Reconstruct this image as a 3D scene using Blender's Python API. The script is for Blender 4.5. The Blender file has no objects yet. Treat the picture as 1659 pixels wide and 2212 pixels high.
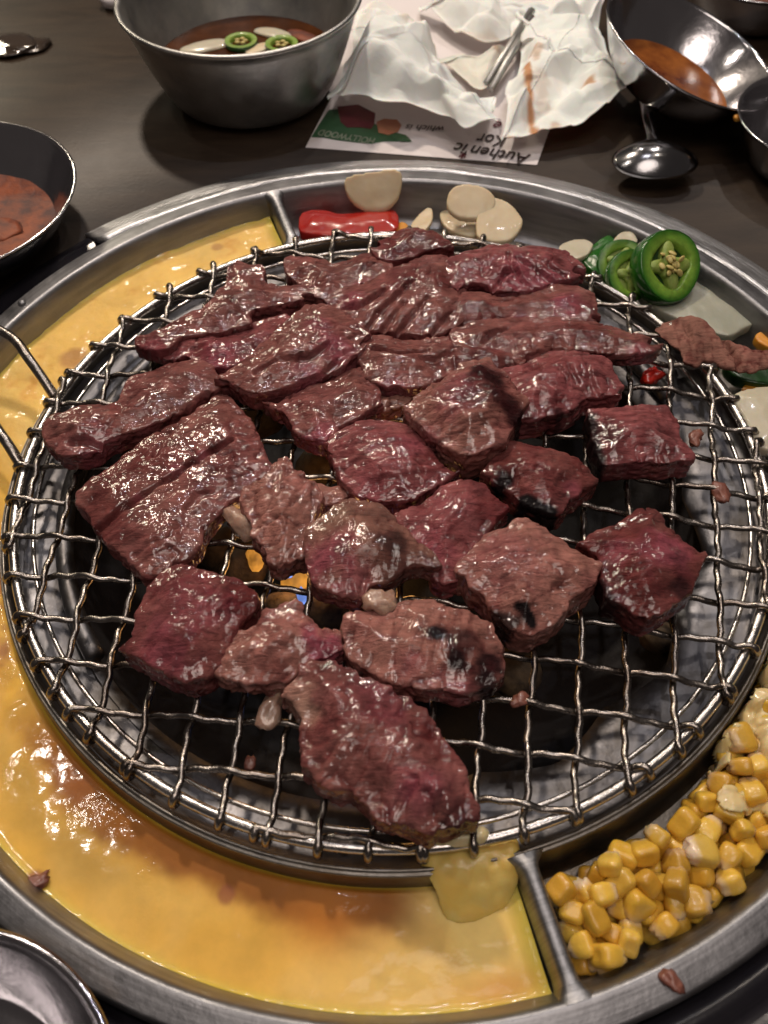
import bpy, bmesh, math, random
import numpy as np
from mathutils import Matrix, Vector

random.seed(7); np.random.seed(7)
SC = bpy.context.scene
COL = SC.collection
PI = math.pi

# ------------------------------------------------------------------ camera
VW, VH = 1659.0, 2212.0                       # the photograph's frame in the units I measured in
CP = np.array([-0.0029, -0.2151, 0.2717]); PITCH = 0.9547; ROLL = -0.0202; LENS = 30.0
FPX = LENS / 36.0 * VH
_f = np.array([0, math.cos(PITCH), -math.sin(PITCH)])
_r0 = np.array([1.0, 0, 0]); _u0 = np.cross(_r0, _f)
_r = _r0 * math.cos(ROLL) + _u0 * math.sin(ROLL)
_u = -_r0 * math.sin(ROLL) + _u0 * math.cos(ROLL)
cd = bpy.data.cameras.new('camera'); cam = bpy.data.objects.new('camera', cd); COL.objects.link(cam)
cd.sensor_fit = 'VERTICAL'; cd.sensor_height = 36; cd.sensor_width = 27; cd.lens = LENS
cd.clip_start = 0.01; cd.clip_end = 50
M = Matrix(((_r[0], _u[0], -_f[0], CP[0]), (_r[1], _u[1], -_f[1], CP[1]), (_r[2], _u[2], -_f[2], CP[2]), (0, 0, 0, 1)))
cam.matrix_world = M
cd.dof.use_dof = True; cd.dof.focus_distance = 0.335; cd.dof.aperture_fstop = 13
SC.camera = cam

def at(x, y, z=0.0):
    """the point of the plane at height z that the photograph shows at (x, y)"""
    d = (x - VW / 2) / FPX * _r - (y - VH / 2) / FPX * _u + _f
    return CP + d * (z - CP[2]) / d[2]

# ------------------------------------------------------------------ world and lamps
W = bpy.data.worlds.new('World'); SC.world = W; W.use_nodes = True
bg = W.node_tree.nodes['Background']; bg.inputs[0].default_value = (1.0, 0.84, 0.78, 1); bg.inputs[1].default_value = 0.05
SC.view_settings.view_transform = 'Standard'; SC.view_settings.look = 'None'
SC.view_settings.exposure = 0; SC.view_settings.gamma = 1
def lamp(name, loc, target, size, power, color):
    l = bpy.data.lights.new(name, 'AREA'); l.shape = 'DISK'; l.size = size; l.energy = power; l.color = color
    o = bpy.data.objects.new(name, l); COL.objects.link(o); o.location = loc
    o.rotation_euler = (Vector(target) - Vector(loc)).to_track_quat('-Z', 'Y').to_euler()
    return o
lamp('pendant_lamp', (-0.25, 0.82, 0.98), (0, 0.1, 0), 0.09, 7.0, (1.0, 0.84, 0.68))
lamp('pendant_lamp', (0.42, 0.95, 1.15), (0, 0, 0), 0.04, 2.4, (1.0, 0.9, 0.82))
lamp('pendant_lamp', (0.04, 1.25, 1.10), (0, 0, 0), 0.03, 1.3, (1.0, 0.88, 0.78))
lamp('pendant_lamp', (0.45, 0.40, 1.30), (0, 0, 0), 0.03, 1.0, (1.0, 0.86, 0.72))
lamp('pendant_lamp', (-0.55, 0.30, 1.20), (0, 0, 0), 0.03, 1.2, (1.0, 0.88, 0.76))
lamp('pendant_lamp', (0.10, 0.35, 1.35), (0, 0, 0), 0.03, 1.2, (0.95, 0.92, 1.0))
lamp('pendant_lamp', (-1.05, 1.65, 0.85), (-0.25, 0.25, 0), 0.16, 5.0, (1.0, 0.88, 0.66))
lamp('soft_fill', (0.1, -0.35, 1.3), (0, -0.05, 0), 0.7, 4.6, (1.0, 0.86, 0.77))  # added soft fill from the camera side, brightens the near half

# ------------------------------------------------------------------ noise (numpy)
def _h(ix, iy, iz, s):
    n = (ix * 374761393 + iy * 668265263 + iz * 2147483647 % 4294967296 + s * 1274126177) & 0xffffffff
    n = ((n ^ (n >> 13)) * 1274126177) & 0xffffffff
    n = (n ^ (n >> 16)) & 0xffffffff
    n = (n * 2246822519 + iz * 3266489917) & 0xffffffff
    n = (n ^ (n >> 15)) & 0xffff
    return n / 32767.5 - 1.0
def vn(p, s=0):
    i = np.floor(p).astype(np.int64); f = p - i; f = f * f * f * (f * (f * 6 - 15) + 10)
    x, y, z = i[:, 0], i[:, 1], i[:, 2]; r = 0
    for a in (0, 1):
        wa = f[:, 0] if a else 1 - f[:, 0]
        for b in (0, 1):
            wb = f[:, 1] if b else 1 - f[:, 1]
            for c in (0, 1):
                wc = f[:, 2] if c else 1 - f[:, 2]
                r = r + wa * wb * wc * _h(x + a, y + b, z + c, s)
    return r
def fbm(p, o=3, s=0):
    r = 0; a = 1.0; t = 0
    for k in range(o):
        r = r + a * vn(p * (2.03 ** k) + 17.3 * k, s + k); t += a; a *= 0.5
    return r / t
def sstep(a, b, x):
    t = np.clip((x - a) / (b - a), 0, 1); return t * t * (3 - 2 * t)

# ------------------------------------------------------------------ object helpers
def link(name, me, mat=None, parent=None, loc=None):
    o = bpy.data.objects.new(name, me); COL.objects.link(o)
    if mat is not None and me is not None and not me.materials: me.materials.append(mat)
    if parent is not None: o.parent = parent
    if loc is not None: o.location = loc
    return o
def tag(o, label=None, cat=None, group=None, kind=None):
    if label: o['label'] = label
    if cat: o['category'] = cat
    if group: o['group'] = group
    if kind: o['kind'] = kind
    return o
def empty(name, loc, label, cat, group=None):
    o = bpy.data.objects.new(name, None); COL.objects.link(o); o.location = loc; o.empty_display_size = 0.01
    return tag(o, label, cat, group)
def mesh(name, v, f, smooth=True):
    me = bpy.data.meshes.new(name)
    me.from_pydata([tuple(map(float, q)) for q in v] if not isinstance(v, np.ndarray) else v.tolist(), [], [tuple(map(int, q)) for q in f] if not isinstance(f, np.ndarray) else f.tolist())
    me.update()
    if smooth: me.polygons.foreach_set('use_smooth', [True] * len(me.polygons))
    return me
def setcol(me, rgb, name='Col'):
    a = me.color_attributes.new(name, 'FLOAT_COLOR', 'POINT')
    d = np.ones((len(me.vertices), 4), np.float32); d[:, :3] = rgb
    a.data.foreach_set('color', d.ravel())
def recalc(me):
    b = bmesh.new(); b.from_mesh(me); bmesh.ops.recalc_face_normals(b, faces=b.faces); b.to_mesh(me); b.free()
def lathe(profile, n=96, a0=0.0, a1=2 * PI, cx=0.0, cy=0.0, closed=False, wob=None):
    """sweep a list of (r, z) round the vertical axis"""
    full = abs(a1 - a0 - 2 * PI) < 1e-6; m = n if full else n + 1
    V = []; F = []; P = len(profile)
    for i in range(m):
        a = a0 + (a1 - a0) * i / n
        for r, z in profile:
            if wob: r, z = wob(a, r, z)
            V.append((cx + r * math.cos(a), cy + r * math.sin(a), z))
    K = P if closed else P - 1
    for i in range(n):
        j = (i + 1) % m
        for k in range(K):
            q = (k + 1) % P
            F.append((i * P + k, j * P + k, j * P + q, i * P + q))
    if closed and not full:
        F.append(tuple(range(P))); F.append(tuple((m - 1) * P + k for k in reversed(range(P))))
    return V, F
def tube(path, rad, sides=8, caps=True, closed=False):
    path = [Vector(p) for p in path]; n = len(path); V = []; F = []
    up = Vector((0, 0, 1)); prev = None
    for i, p in enumerate(path):
        if closed: t = path[(i + 1) % n] - path[i - 1]
        else: t = path[min(i + 1, n - 1)] - path[max(i - 1, 0)]
        t.normalize()
        if prev is None:
            a = up if abs(t.z) < 0.95 else Vector((1, 0, 0)); s = t.cross(a).normalized()
        else: s = (prev - t * prev.dot(t)).normalized()
        prev = s; b = s.cross(t)
        r = rad[i] if hasattr(rad, '__len__') else rad
        for k in range(sides):
            an = 2 * PI * k / sides
            V.append(p + s * (r * math.cos(an)) + b * (r * math.sin(an)))
    for i in range(n if closed else n - 1):
        j = (i + 1) % n
        for k in range(sides):
            q = (k + 1) % sides
            F.append((i * sides + k, i * sides + q, j * sides + q, j * sides + k))
    if caps and not closed:
        F.append(tuple(range(sides))[::-1]); F.append(tuple((n - 1) * sides + k for k in range(sides)))
    return [tuple(v) for v in V], F
def catmull(P, m=6, closed=True):
    P = [np.array(p, float) for p in P]; n = len(P); out = []
    rng = range(n) if closed else range(n - 1)
    for i in rng:
        if closed: a, b, c, d = P[i - 1], P[i], P[(i + 1) % n], P[(i + 2) % n]
        else: a, b, c, d = P[max(i - 1, 0)], P[i], P[i + 1], P[min(i + 2, n - 1)]
        for k in range(m):
            t = k / m
            out.append(0.5 * ((2 * b) + (c - a) * t + (2 * a - 5 * b + 4 * c - d) * t * t + (3 * b - a - 3 * c + d) * t ** 3))
    if not closed: out.append(P[-1])
    return np.array(out)
def pdist(q, poly, closed=True):
    """distance of 2-D points q to a polyline"""
    d = np.full(len(q), 1e9); n = len(poly)
    for i in range(n if closed else n - 1):
        a = poly[i]; b = poly[(i + 1) % n]; e = b - a
        t = np.clip(((q - a) @ e) / (e @ e + 1e-18), 0, 1)
        d = np.minimum(d, np.hypot(*(q - a - t[:, None] * e).T))
    return d
def inside(q, poly):
    c = np.zeros(len(q), bool); n = len(poly); j = n - 1
    for i in range(n):
        xi, yi = poly[i]; xj, yj = poly[j]
        if yi != yj:
            c ^= ((yi > q[:, 1]) != (yj > q[:, 1])) & (q[:, 0] < (xj - xi) * (q[:, 1] - yi) / (yj - yi) + xi)
        j = i
    return c
def signed_area(p): return 0.5 * np.sum(p[:, 0] * np.roll(p[:, 1], -1) - np.roll(p[:, 0], -1) * p[:, 1])

# ------------------------------------------------------------------ materials
def newmat(name):
    m = bpy.data.materials.new(name); m.use_nodes = True; nt = m.node_tree
    return m, nt, nt.nodes['Principled BSDF']
def N(nt, t, **k):
    n = nt.nodes.new(t)
    for a, b in k.items():
        if a in n.inputs.keys() if isinstance(a, str) else False: n.inputs[a].default_value = b
        else: setattr(n, a, b)
    return n
def noise_node(nt, scale, detail=4, rough=0.55, vec=None, dist=0.0, coord='Object'):
    n = nt.nodes.new('ShaderNodeTexNoise'); n.inputs['Scale'].default_value = scale; n.inputs['Detail'].default_value = detail
    n.inputs['Roughness'].default_value = rough; n.inputs['Distortion'].default_value = dist
    if vec is None:
        tc = nt.nodes.new('ShaderNodeTexCoord'); vec = tc.outputs[coord]
    nt.links.new(vec, n.inputs['Vector']); return n
def mapping(nt, scale=(1, 1, 1), rot=(0, 0, 0), coord='Object'):
    tc = nt.nodes.new('ShaderNodeTexCoord'); mp = nt.nodes.new('ShaderNodeMapping')
    mp.inputs['Scale'].default_value = scale; mp.inputs['Rotation'].default_value = rot
    nt.links.new(tc.outputs[coord], mp.inputs['Vector']); return mp.outputs['Vector']
def ramp(nt, src, stops):
    r = nt.nodes.new('ShaderNodeValToRGB'); e = r.color_ramp.elements
    while len(e) < len(stops): e.new(0.5)
    for k, (p, c) in enumerate(stops):
        e[k].position = p; e[k].color = (c, c, c, 1) if not hasattr(c, '__len__') else (*c, 1)
    nt.links.new(src, r.inputs['Fac']); return r.outputs['Color']
def bump(nt, bs, src, dist, strength=1.0, prev=None, also=None):
    b = nt.nodes.new('ShaderNodeBump'); b.inputs['Distance'].default_value = dist; b.inputs['Strength'].default_value = strength
    nt.links.new(src, b.inputs['Height'])
    if prev is not None: nt.links.new(prev, b.inputs['Normal'])
    nt.links.new(b.outputs['Normal'], bs.inputs['Normal'])
    if also: nt.links.new(b.outputs['Normal'], bs.inputs[also])
    return b.outputs['Normal']
def mix(nt, fac, a, b, blend='MIX'):
    m = nt.nodes.new('ShaderNodeMix'); m.data_type = 'RGBA'; m.blend_type = blend
    for s, v in ((m.inputs['Factor'], fac), (m.inputs[6], a), (m.inputs[7], b)):
        if hasattr(v, 'is_linked') or hasattr(v, 'links'): nt.links.new(v, s)
        elif hasattr(v, '__len__'): s.default_value = (*v, 1)
        else: s.default_value = v
    return m.outputs[2]

def steel(name, col=(0.45, 0.44, 0.43), r0=0.2, r1=0.45, bumpd=0.0004, sc=60, stretch=(1, 1, 1), dirt=None, metallic=1.0):
    m, nt, b = newmat(name)
    v = mapping(nt, stretch)
    n = noise_node(nt, sc, 5, 0.6, v)
    n2 = noise_node(nt, sc * 7, 4, 0.6)
    b.inputs['Metallic'].default_value = metallic
    b.inputs['Base Color'].default_value = (*col, 1)
    if dirt is not None:
        n3 = noise_node(nt, 28, 5, 0.65)
        f = ramp(nt, n3.outputs['Fac'], [(0.46, 0.0), (0.70, 0.8)])
        nt.links.new(mix(nt, f, col, dirt), b.inputs['Base Color'])
    mr = nt.nodes.new('ShaderNodeMapRange'); mr.inputs['From Min'].default_value = 0.3; mr.inputs['From Max'].default_value = 0.7
    mr.inputs['To Min'].default_value = r0; mr.inputs['To Max'].default_value = r1
    nt.links.new(n.outputs['Fac'], mr.inputs['Value']); nt.links.new(mr.outputs['Result'], b.inputs['Roughness'])
    x = bump(nt, b, n.outputs['Fac'], bumpd); bump(nt, b, n2.outputs['Fac'], bumpd * 0.22, prev=x)
    return m
M_TRAY = steel('cast_aluminium', (0.34, 0.33, 0.33), 0.36, 0.55, 0.0004, 70, dirt=(0.20, 0.18, 0.16))
M_WALL = steel('aged_aluminium', (0.22, 0.205, 0.185), 0.3, 0.5, 0.0006, 60, dirt=(0.12, 0.09, 0.06))
M_WIRE = steel('wire_steel', (0.33, 0.30, 0.275), 0.16, 0.34, 0.0004, 160, dirt=(0.09, 0.055, 0.035))
def polar_streaks(m, amt, col_a, col_b):
    nt = m.node_tree; b = nt.nodes['Principled BSDF']; tc = nt.nodes.new('ShaderNodeTexCoord'); sx = nt.nodes.new('ShaderNodeSeparateXYZ'); nt.links.new(tc.outputs['Object'], sx.inputs[0])
    def mth(op, a, c=None):
        q = nt.nodes.new('ShaderNodeMath'); q.operation = op
        for k, v in enumerate((a, c)):
            if v is None: continue
            if hasattr(v, 'links'): nt.links.new(v, q.inputs[k])
            else: q.inputs[k].default_value = v
        return q.outputs[0]
    x, y = sx.outputs['X'], sx.outputs['Y']
    r = mth('SQRT', mth('ADD', mth('MULTIPLY', x, x), mth('MULTIPLY', y, y))); a = mth('ARCTAN2', y, x)
    cb = nt.nodes.new('ShaderNodeCombineXYZ'); nt.links.new(mth('MULTIPLY', r, 900), cb.inputs[0]); nt.links.new(mth('MULTIPLY', a, 5), cb.inputs[1])
    n = nt.nodes.new('ShaderNodeTexNoise'); n.inputs['Scale'].default_value = 1.0; n.inputs['Detail'].default_value = 5; n.inputs['Distortion'].default_value = 0.4; nt.links.new(cb.outputs[0], n.inputs['Vector'])
    f = ramp(nt, n.outputs['Fac'], [(0.38, 0.0), (0.62, 1.0)])
    nt.links.new(mix(nt, f, col_a, col_b), b.inputs['Base Color'])
    prev = b.inputs['Normal'].links[0].from_socket
    bump(nt, b, n.outputs['Fac'], amt, prev=prev)
M_RING = steel('ring_steel', (0.60, 0.58, 0.56), 0.14, 0.34, 0.0003, 120, dirt=(0.25, 0.2, 0.17))
M_PLATE = steel('plate_steel', (0.17, 0.17, 0.185), 0.36, 0.58, 0.0006, 45, dirt=(0.10, 0.085, 0.07))
M_GUARD = steel('guard_steel', (0.50, 0.50, 0.51), 0.30, 0.5, 0.0016, 40, dirt=(0.30, 0.29, 0.28))
polar_streaks(M_GUARD, 0.0007, (0.42, 0.42, 0.43), (0.80, 0.81, 0.84))
polar_streaks(M_TRAY, 0.00006, (0.25, 0.25, 0.26), (0.34, 0.34, 0.355))
M_BOWL = steel('dull_bowl_steel', (0.50, 0.49, 0.47), 0.34, 0.5, 0.0004, 70, dirt=(0.26, 0.27, 0.28))
M_BLUEBOWL = M_BOWL
M_CUP = steel('polished_steel', (0.55, 0.54, 0.56), 0.10, 0.22, 0.0004, 34)
M_PIT = steel('burner_steel', (0.008, 0.007, 0.009), 0.6, 0.8, 0.001, 40, metallic=0.0)
def flat(name, col, rough=0.5, col2=None, sc=60, bumpd=0.0, sss=0.0, coat=0.0, spec=0.5, rad=(1, 0.5, 0.25)):
    m, nt, b = newmat(name)
    b.inputs['Base Color'].default_value = (*col, 1); b.inputs['Roughness'].default_value = rough
    b.inputs['Specular IOR Level'].default_value = spec
    n = noise_node(nt, sc, 5, 0.6)
    if col2 is not None:
        nt.links.new(mix(nt, ramp(nt, n.outputs['Fac'], [(0.35, 0.0), (0.65, 1.0)]), col, col2), b.inputs['Base Color'])
    if bumpd: bump(nt, b, n.outputs['Fac'], bumpd)
    if sss:
        b.inputs['Subsurface Weight'].default_value = sss; b.inputs['Subsurface Radius'].default_value = rad; b.inputs['Subsurface Scale'].default_value = 0.003
    if coat: b.inputs['Coat Weight'].default_value = coat; b.inputs['Coat Roughness'].default_value = 0.08
    return m
M_BLACK = flat('black_trim', (0.012, 0.011, 0.016), 0.22, (0.02, 0.018, 0.022), 40, 0.0003)

# meat: colour from the piece, fine grain from noise, a wet coat
def meat_mat(name, ang, dry=False):
    m, nt, b = newmat(name)
    at_ = nt.nodes.new('ShaderNodeAttribute'); at_.attribute_name = 'Col'
    v = mapping(nt, (1, 1, 1)); vf = mapping(nt, (0.30, 1.5, 1), (0, 0, ang))
    fine = noise_node(nt, 420, 5, 0.65, v); mid = noise_node(nt, 130, 4, 0.6, v); fib = noise_node(nt, 420, 4, 0.6, vf, 0.6)
    mot = ramp(nt, mid.outputs['Fac'], [(0.30, 0.66), (0.50, 0.98), (0.70, 1.25)])
    mot2 = ramp(nt, fib.outputs['Fac'], [(0.30, 0.60), (0.45, 1.0), (0.70, 1.20)])
    c = mix(nt, 1.0, at_.outputs['Color'], mot, 'MULTIPLY'); c = mix(nt, 1.0, c, mot2, 'MULTIPLY')
    nt.links.new(c, b.inputs['Base Color'])
    b.inputs['Specular IOR Level'].default_value = 0.03; b.inputs['Subsurface Weight'].default_value = 0.05; b.inputs['Subsurface Radius'].default_value = (1, 0.25, 0.2); b.inputs['Subsurface Scale'].default_value = 0.0016
    wet = noise_node(nt, 75, 3, 0.6, v)
    rr = nt.nodes.new('ShaderNodeMapRange'); rr.inputs['From Min'].default_value = 0.35; rr.inputs['From Max'].default_value = 0.65
    rr.inputs['To Min'].default_value = 0.45; rr.inputs['To Max'].default_value = 0.65
    nt.links.new(wet.outputs['Fac'], rr.inputs['Value']); nt.links.new(rr.outputs['Result'], b.inputs['Roughness'])
    x = bump(nt, b, fib.outputs['Fac'], 0.0007); x = bump(nt, b, mid.outputs['Fac'], 0.0008, prev=x); x = bump(nt, b, fine.outputs['Fac'], 0.00035, prev=x)
    if not dry:
        wf = noise_node(nt, 410, 3, 0.6, v)
        bc = nt.nodes.new('ShaderNodeBump'); bc.inputs['Distance'].default_value = 0.00027
        nt.links.new(wf.outputs['Fac'], bc.inputs['Height'])
        bf = nt.nodes.new('ShaderNodeBump'); bf.inputs['Distance'].default_value = 0.00006; nt.links.new(fib.outputs['Fac'], bf.inputs['Height']); nt.links.new(bf.outputs['Normal'], bc.inputs['Normal'])
        nt.links.new(bc.outputs['Normal'], b.inputs['Coat Normal'])
        cw = ramp(nt, wet.outputs['Fac'], [(0.40, 0.15), (0.56, 1.0)]); lum = nt.nodes.new('ShaderNodeRGBToBW'); nt.links.new(at_.outputs['Color'], lum.inputs[0])
        nt.links.new(mix(nt, 1.0, cw, ramp(nt, lum.outputs[0], [(0.008, 0.15), (0.028, 1.0)]), 'MULTIPLY'), b.inputs['Coat Weight'])
        b.inputs['Coat Roughness'].default_value = 0.085; b.inputs['Coat IOR'].default_value = 1.75
    return m
M_MEAT = [meat_mat('seared_beef_a', a) for a in (0.6, -0.3, 1.2)]
M_DRYMEAT = meat_mat('thin_cooked_beef', 0.3, True)

# egg
def egg_mat():
    m, nt, b = newmat('steamed_egg')
    a = nt.nodes.new('ShaderNodeAttribute'); a.attribute_name = 'Col'
    n1 = noise_node(nt, 60, 4, 0.6); n2 = noise_node(nt, 320, 3, 0.6)
    c = mix(nt, 1.0, a.outputs['Color'], ramp(nt, n1.outputs['Fac'], [(0.3, 0.86), (0.7, 1.1)]), 'MULTIPLY')
    nt.links.new(c, b.inputs['Base Color']); b.inputs['Roughness'].default_value = 0.55; b.inputs['Specular IOR Level'].default_value = 0.25
    b.inputs['Subsurface Weight'].default_value = 0.25; b.inputs['Subsurface Radius'].default_value = (1, 0.6, 0.15); b.inputs['Subsurface Scale'].default_value = 0.004
    b.inputs['Coat Weight'].default_value = 0.5; b.inputs['Coat Roughness'].default_value = 0.08
    at2 = nt.nodes.new('ShaderNodeAttribute'); at2.attribute_name = 'Rough'
    mm = nt.nodes.new('ShaderNodeMath'); mm.operation = 'MULTIPLY'; nt.links.new(at2.outputs['Fac'], mm.inputs[0]); nt.links.new(n2.outputs['Fac'], mm.inputs[1])
    x = bump(nt, b, n1.outputs['Fac'], 0.0002)
    bump(nt, b, mm.outputs[0], 0.0007, prev=x, also='Coat Normal')
    return m
M_EGG = egg_mat()
M_CHEESE = flat('melted_cheese', (0.62, 0.50, 0.25), 0.3, (0.66, 0.58, 0.38), 80, 0.0006, 0.4, 0.5)
M_PALEEGG = flat('pale_egg_white', (0.80, 0.62, 0.20), 0.4, (0.86, 0.56, 0.13), 70, 0.0006, 0.4, 0.25)
M_ONION = flat('white_onion', (0.60, 0.55, 0.42), 0.3, (0.52, 0.48, 0.36), 60, 0.0005, 0.4, 0.4)
M_RADISH = flat('pale_radish', (0.42, 0.42, 0.34), 0.32, (0.34, 0.35, 0.28), 50, 0.0006, 0.4, 0.5)
M_GARLIC = flat('raw_garlic', (0.66, 0.52, 0.32), 0.45, (0.70, 0.60, 0.42), 60, 0.0004, 0.45, 0.12)
M_RED = flat('red_pepper_skin', (0.38, 0.010, 0.007), 0.25, (0.46, 0.025, 0.014), 50, 0.0004, 0.1, 0.6)
M_GREEN = flat('jalapeno_skin', (0.010, 0.085, 0.008), 0.2, (0.018, 0.13, 0.010), 70, 0.0004, 0.1, 0.6)
M_PITH = flat('jalapeno_flesh', (0.16, 0.30, 0.03), 0.4, (0.26, 0.38, 0.06), 160, 0.0006, 0.3, 0.3)
M_OUTFLESH = flat('jalapeno_outer_flesh', (0.05, 0.19, 0.015), 0.35, (0.10, 0.26, 0.03), 160, 0.0004, 0.2, 0.4)
def vcol_mat(name, rough, sss=0.2):
    m, nt, b = newmat(name); a = nt.nodes.new('ShaderNodeAttribute'); a.attribute_name = 'Col'; n = noise_node(nt, 260, 4, 0.6)
    nt.links.new(mix(nt, 1.0, a.outputs['Color'], ramp(nt, n.outputs['Fac'], [(0.3, 0.75), (0.7, 1.25)]), 'MULTIPLY'), b.inputs['Base Color'])
    b.inputs['Roughness'].default_value = rough; b.inputs['Subsurface Weight'].default_value = sss; b.inputs['Subsurface Scale'].default_value = 0.002; bump(nt, b, n.outputs['Fac'], 0.0003)
    return m
M_PEPPERFLESH = vcol_mat('pepper_flesh', 0.35)
M_CORE = flat('jalapeno_core', (0.34, 0.44, 0.11), 0.45, (0.24, 0.34, 0.06), 220, 0.0006, 0.3)
M_SEED = flat('pepper_seed', (0.60, 0.50, 0.18), 0.45, (0.50, 0.40, 0.13), 200, 0.0003, 0.2)
M_HOLLOW = flat('jalapeno_hollow', (0.012, 0.05, 0.008), 0.5)
M_ZUC = flat('dark_green_skin', (0.012, 0.05, 0.012), 0.3, (0.02, 0.09, 0.02), 60, 0.0004, 0, 0.4)
M_ORANGE = flat('orange_flesh', (0.65, 0.26, 0.02), 0.35, (0.7, 0.34, 0.04), 60, 0.0004, 0.3, 0.3)
M_FAT = flat('beef_fat', (0.34, 0.19, 0.14), 0.28, (0.46, 0.32, 0.24), 150, 0.0008, 0.4, 0.9)
M_GLASS = flat('wet_dark_glass', (0.05, 0.035, 0.025), 0.08, None, 60, 0.001, 0, 1.0)

# ------------------------------------------------------------------ the table top and the black recess
TZ = -0.012
def table_mat():
    m, nt, b = newmat('dark_wood_laminate'); b.inputs['Specular IOR Level'].default_value = 0.24
    v = mapping(nt, (4.0, 16, 1), (0, 0, 0.10)); n = noise_node(nt, 5, 7, 0.62, v, 0.5); n2 = noise_node(nt, 9, 5, 0.6)
    n3 = noise_node(nt, 420, 4, 0.6)
    c = ramp(nt, n.outputs['Fac'], [(0.28, (0.013, 0.007, 0.004)), (0.5, (0.030, 0.018, 0.011)), (0.74, (0.050, 0.032, 0.019))])
    nt.links.new(mix(nt, ramp(nt, n2.outputs['Fac'], [(0.35, 0.0), (0.7, 0.45)]), c, (0.036, 0.026, 0.017)), b.inputs['Base Color'])
    mr = nt.nodes.new('ShaderNodeMapRange'); mr.inputs['To Min'].default_value = 0.30; mr.inputs['To Max'].default_value = 0.52
    nt.links.new(n2.outputs['Fac'], mr.inputs['Value']); nt.links.new(mr.outputs['Result'], b.inputs['Roughness'])
    x = bump(nt, b, n.outputs['Fac'], 0.0001); bump(nt, b, n3.outputs['Fac'], 0.00008, prev=x)
    return m
M_TABLE = table_mat()
V, F = lathe([(0.229, TZ - 0.03), (0.229, TZ - 0.001), (0.230, TZ), (0.4, TZ), (0.8, TZ), (1.8, TZ)], 144)
tag(link('tabletop', mesh('tabletop', V, F), M_TABLE), kind='structure')
V, F = lathe([(0.2053, -0.030), (0.2065, -0.0085), (0.211, -0.0075), (0.2145, -0.0085), (0.2155, -0.010), (0.219, -0.0105), (0.221, -0.0095), (0.2265, -0.0095), (0.2285, -0.0115), (0.2287, -0.030)], 160)
tag(link('recess_trim', mesh('recess_trim', V, F), M_BLACK), 'glossy black stepped trim ring set into the table around the steel tray', 'trim ring')
# steel guard over the far side of the trim
def gw(a, r, z):
    p = np.array([[a * 7, r * 90, 0.3]]); w = float(vn(p, 5)[0])
    return r + 0.0007 * w, z + 0.0005 * w
V, F = lathe([(0.2058, -0.0045), (0.2060, -0.0008), (0.2078, -0.0002), (0.2098, -0.0020), (0.2122, -0.0020), (0.2138, -0.0036), (0.2170, -0.0046), (0.2195, -0.0058), (0.2250, -0.0082), (0.2305, -0.0102), (0.2312, -0.0112), (0.2280, -0.0111), (0.2200, -0.0085), (0.2100, -0.006)], 150, math.radians(12), math.radians(133.2), closed=True, wob=gw)
me = mesh('steel_guard', V, F); recalc(me)
tag(link('steel_guard', me, M_GUARD), 'curved scuffed steel guard strip along the far edge of the round tray', 'guard strip')

# ------------------------------------------------------------------ the divided tray
RI, RO = 0.1555, 0.1935
FZ = -0.022                                    # floor of the compartments
tray = empty('divided_tray', (0, 0, 0), 'round grey aluminium tray with compartments ringing the wire grill', 'tray')
V, F = lathe([(0.1855, FZ), (0.1885, FZ + 0.0012), (0.1900, FZ + 0.004), (0.1930, -0.006), (0.1944, -0.0015), (0.1950, -0.0003), (0.1958, 0.0005), (0.1966, 0.0008), (0.1976, 0.0005), (0.2038, 0.0004), (0.2050, -0.0002), (0.2055, -0.002), (0.2053, -0.03)], 200)
link('outer_rim', mesh('outer_rim', V, F), M_TRAY, tray)
V, F = lathe([(0.1855, FZ), (0.168, FZ - 0.0003), (0.1605, FZ)], 160)
link('compartment_floor', mesh('compartment_floor', V, F), M_WALL, tray)
V, F = lathe([(0.1605, FZ), (0.1585, FZ + 0.001), (0.1573, FZ + 0.005), (0.1560, -0.0055), (0.1553, -0.0042), (0.1550, -0.0048), (0.1546, -0.0036), (0.1538, -0.0034), (0.1530, -0.0045), (0.1522, -0.017)], 200)
link('inner_wall', mesh('inner_wall', V, F), M_WALL, tray)
def divider(deg):
    a = math.radians(deg); c, s = math.cos(a), math.sin(a); V = []; F = []
    prof = [(-0.0050, FZ), (-0.0038, FZ + 0.003), (-0.0030, -0.005), (-0.0025, -0.0012), (-0.0012, -0.0001), (0.0012, -0.0001), (0.0025, -0.0012), (0.0030, -0.005), (0.0038, FZ + 0.003), (0.0050, FZ)]
    n = 16; P = len(prof)
    for i in range(n + 1):
        t = i / n; r = 0.1548 + (0.1962 - 0.1548) * t
        fl = 1 + 1.6 * max(0, (t - 0.84) / 0.16) ** 2 + 1.3 * max(0, (0.12 - t) / 0.12) ** 2
        dz = 0.0010 * max(0, (t - 0.8) / 0.2) - 0.002 * max(0, (0.1 - t) / 0.1)
        for w, z in prof:
            w *= fl; V.append((r * c - w * s, r * s + w * c, z + (dz if z > -0.004 else 0)))
    for i in range(n):
        for k in range(P - 1): F.append((i * P + k, (i + 1) * P + k, (i + 1) * P + k + 1, i * P + k + 1))
    me = mesh('divider', V, F); recalc(me); link('divider', me, M_TRAY, tray)
for d in (107.3, -75.8, 1.5): divider(d)
# small rivet on the rim
V, F = lathe([(0.0001, 0.0014), (0.0012, 0.0012), (0.0019, 0.0004), (0.0021, -0.0006)], 16)
p = at(48, 655, 0.0006); o = link('rivet', mesh('rivet', V, F), M_TRAY, tray, (p[0], p[1], 0.0008))

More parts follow.
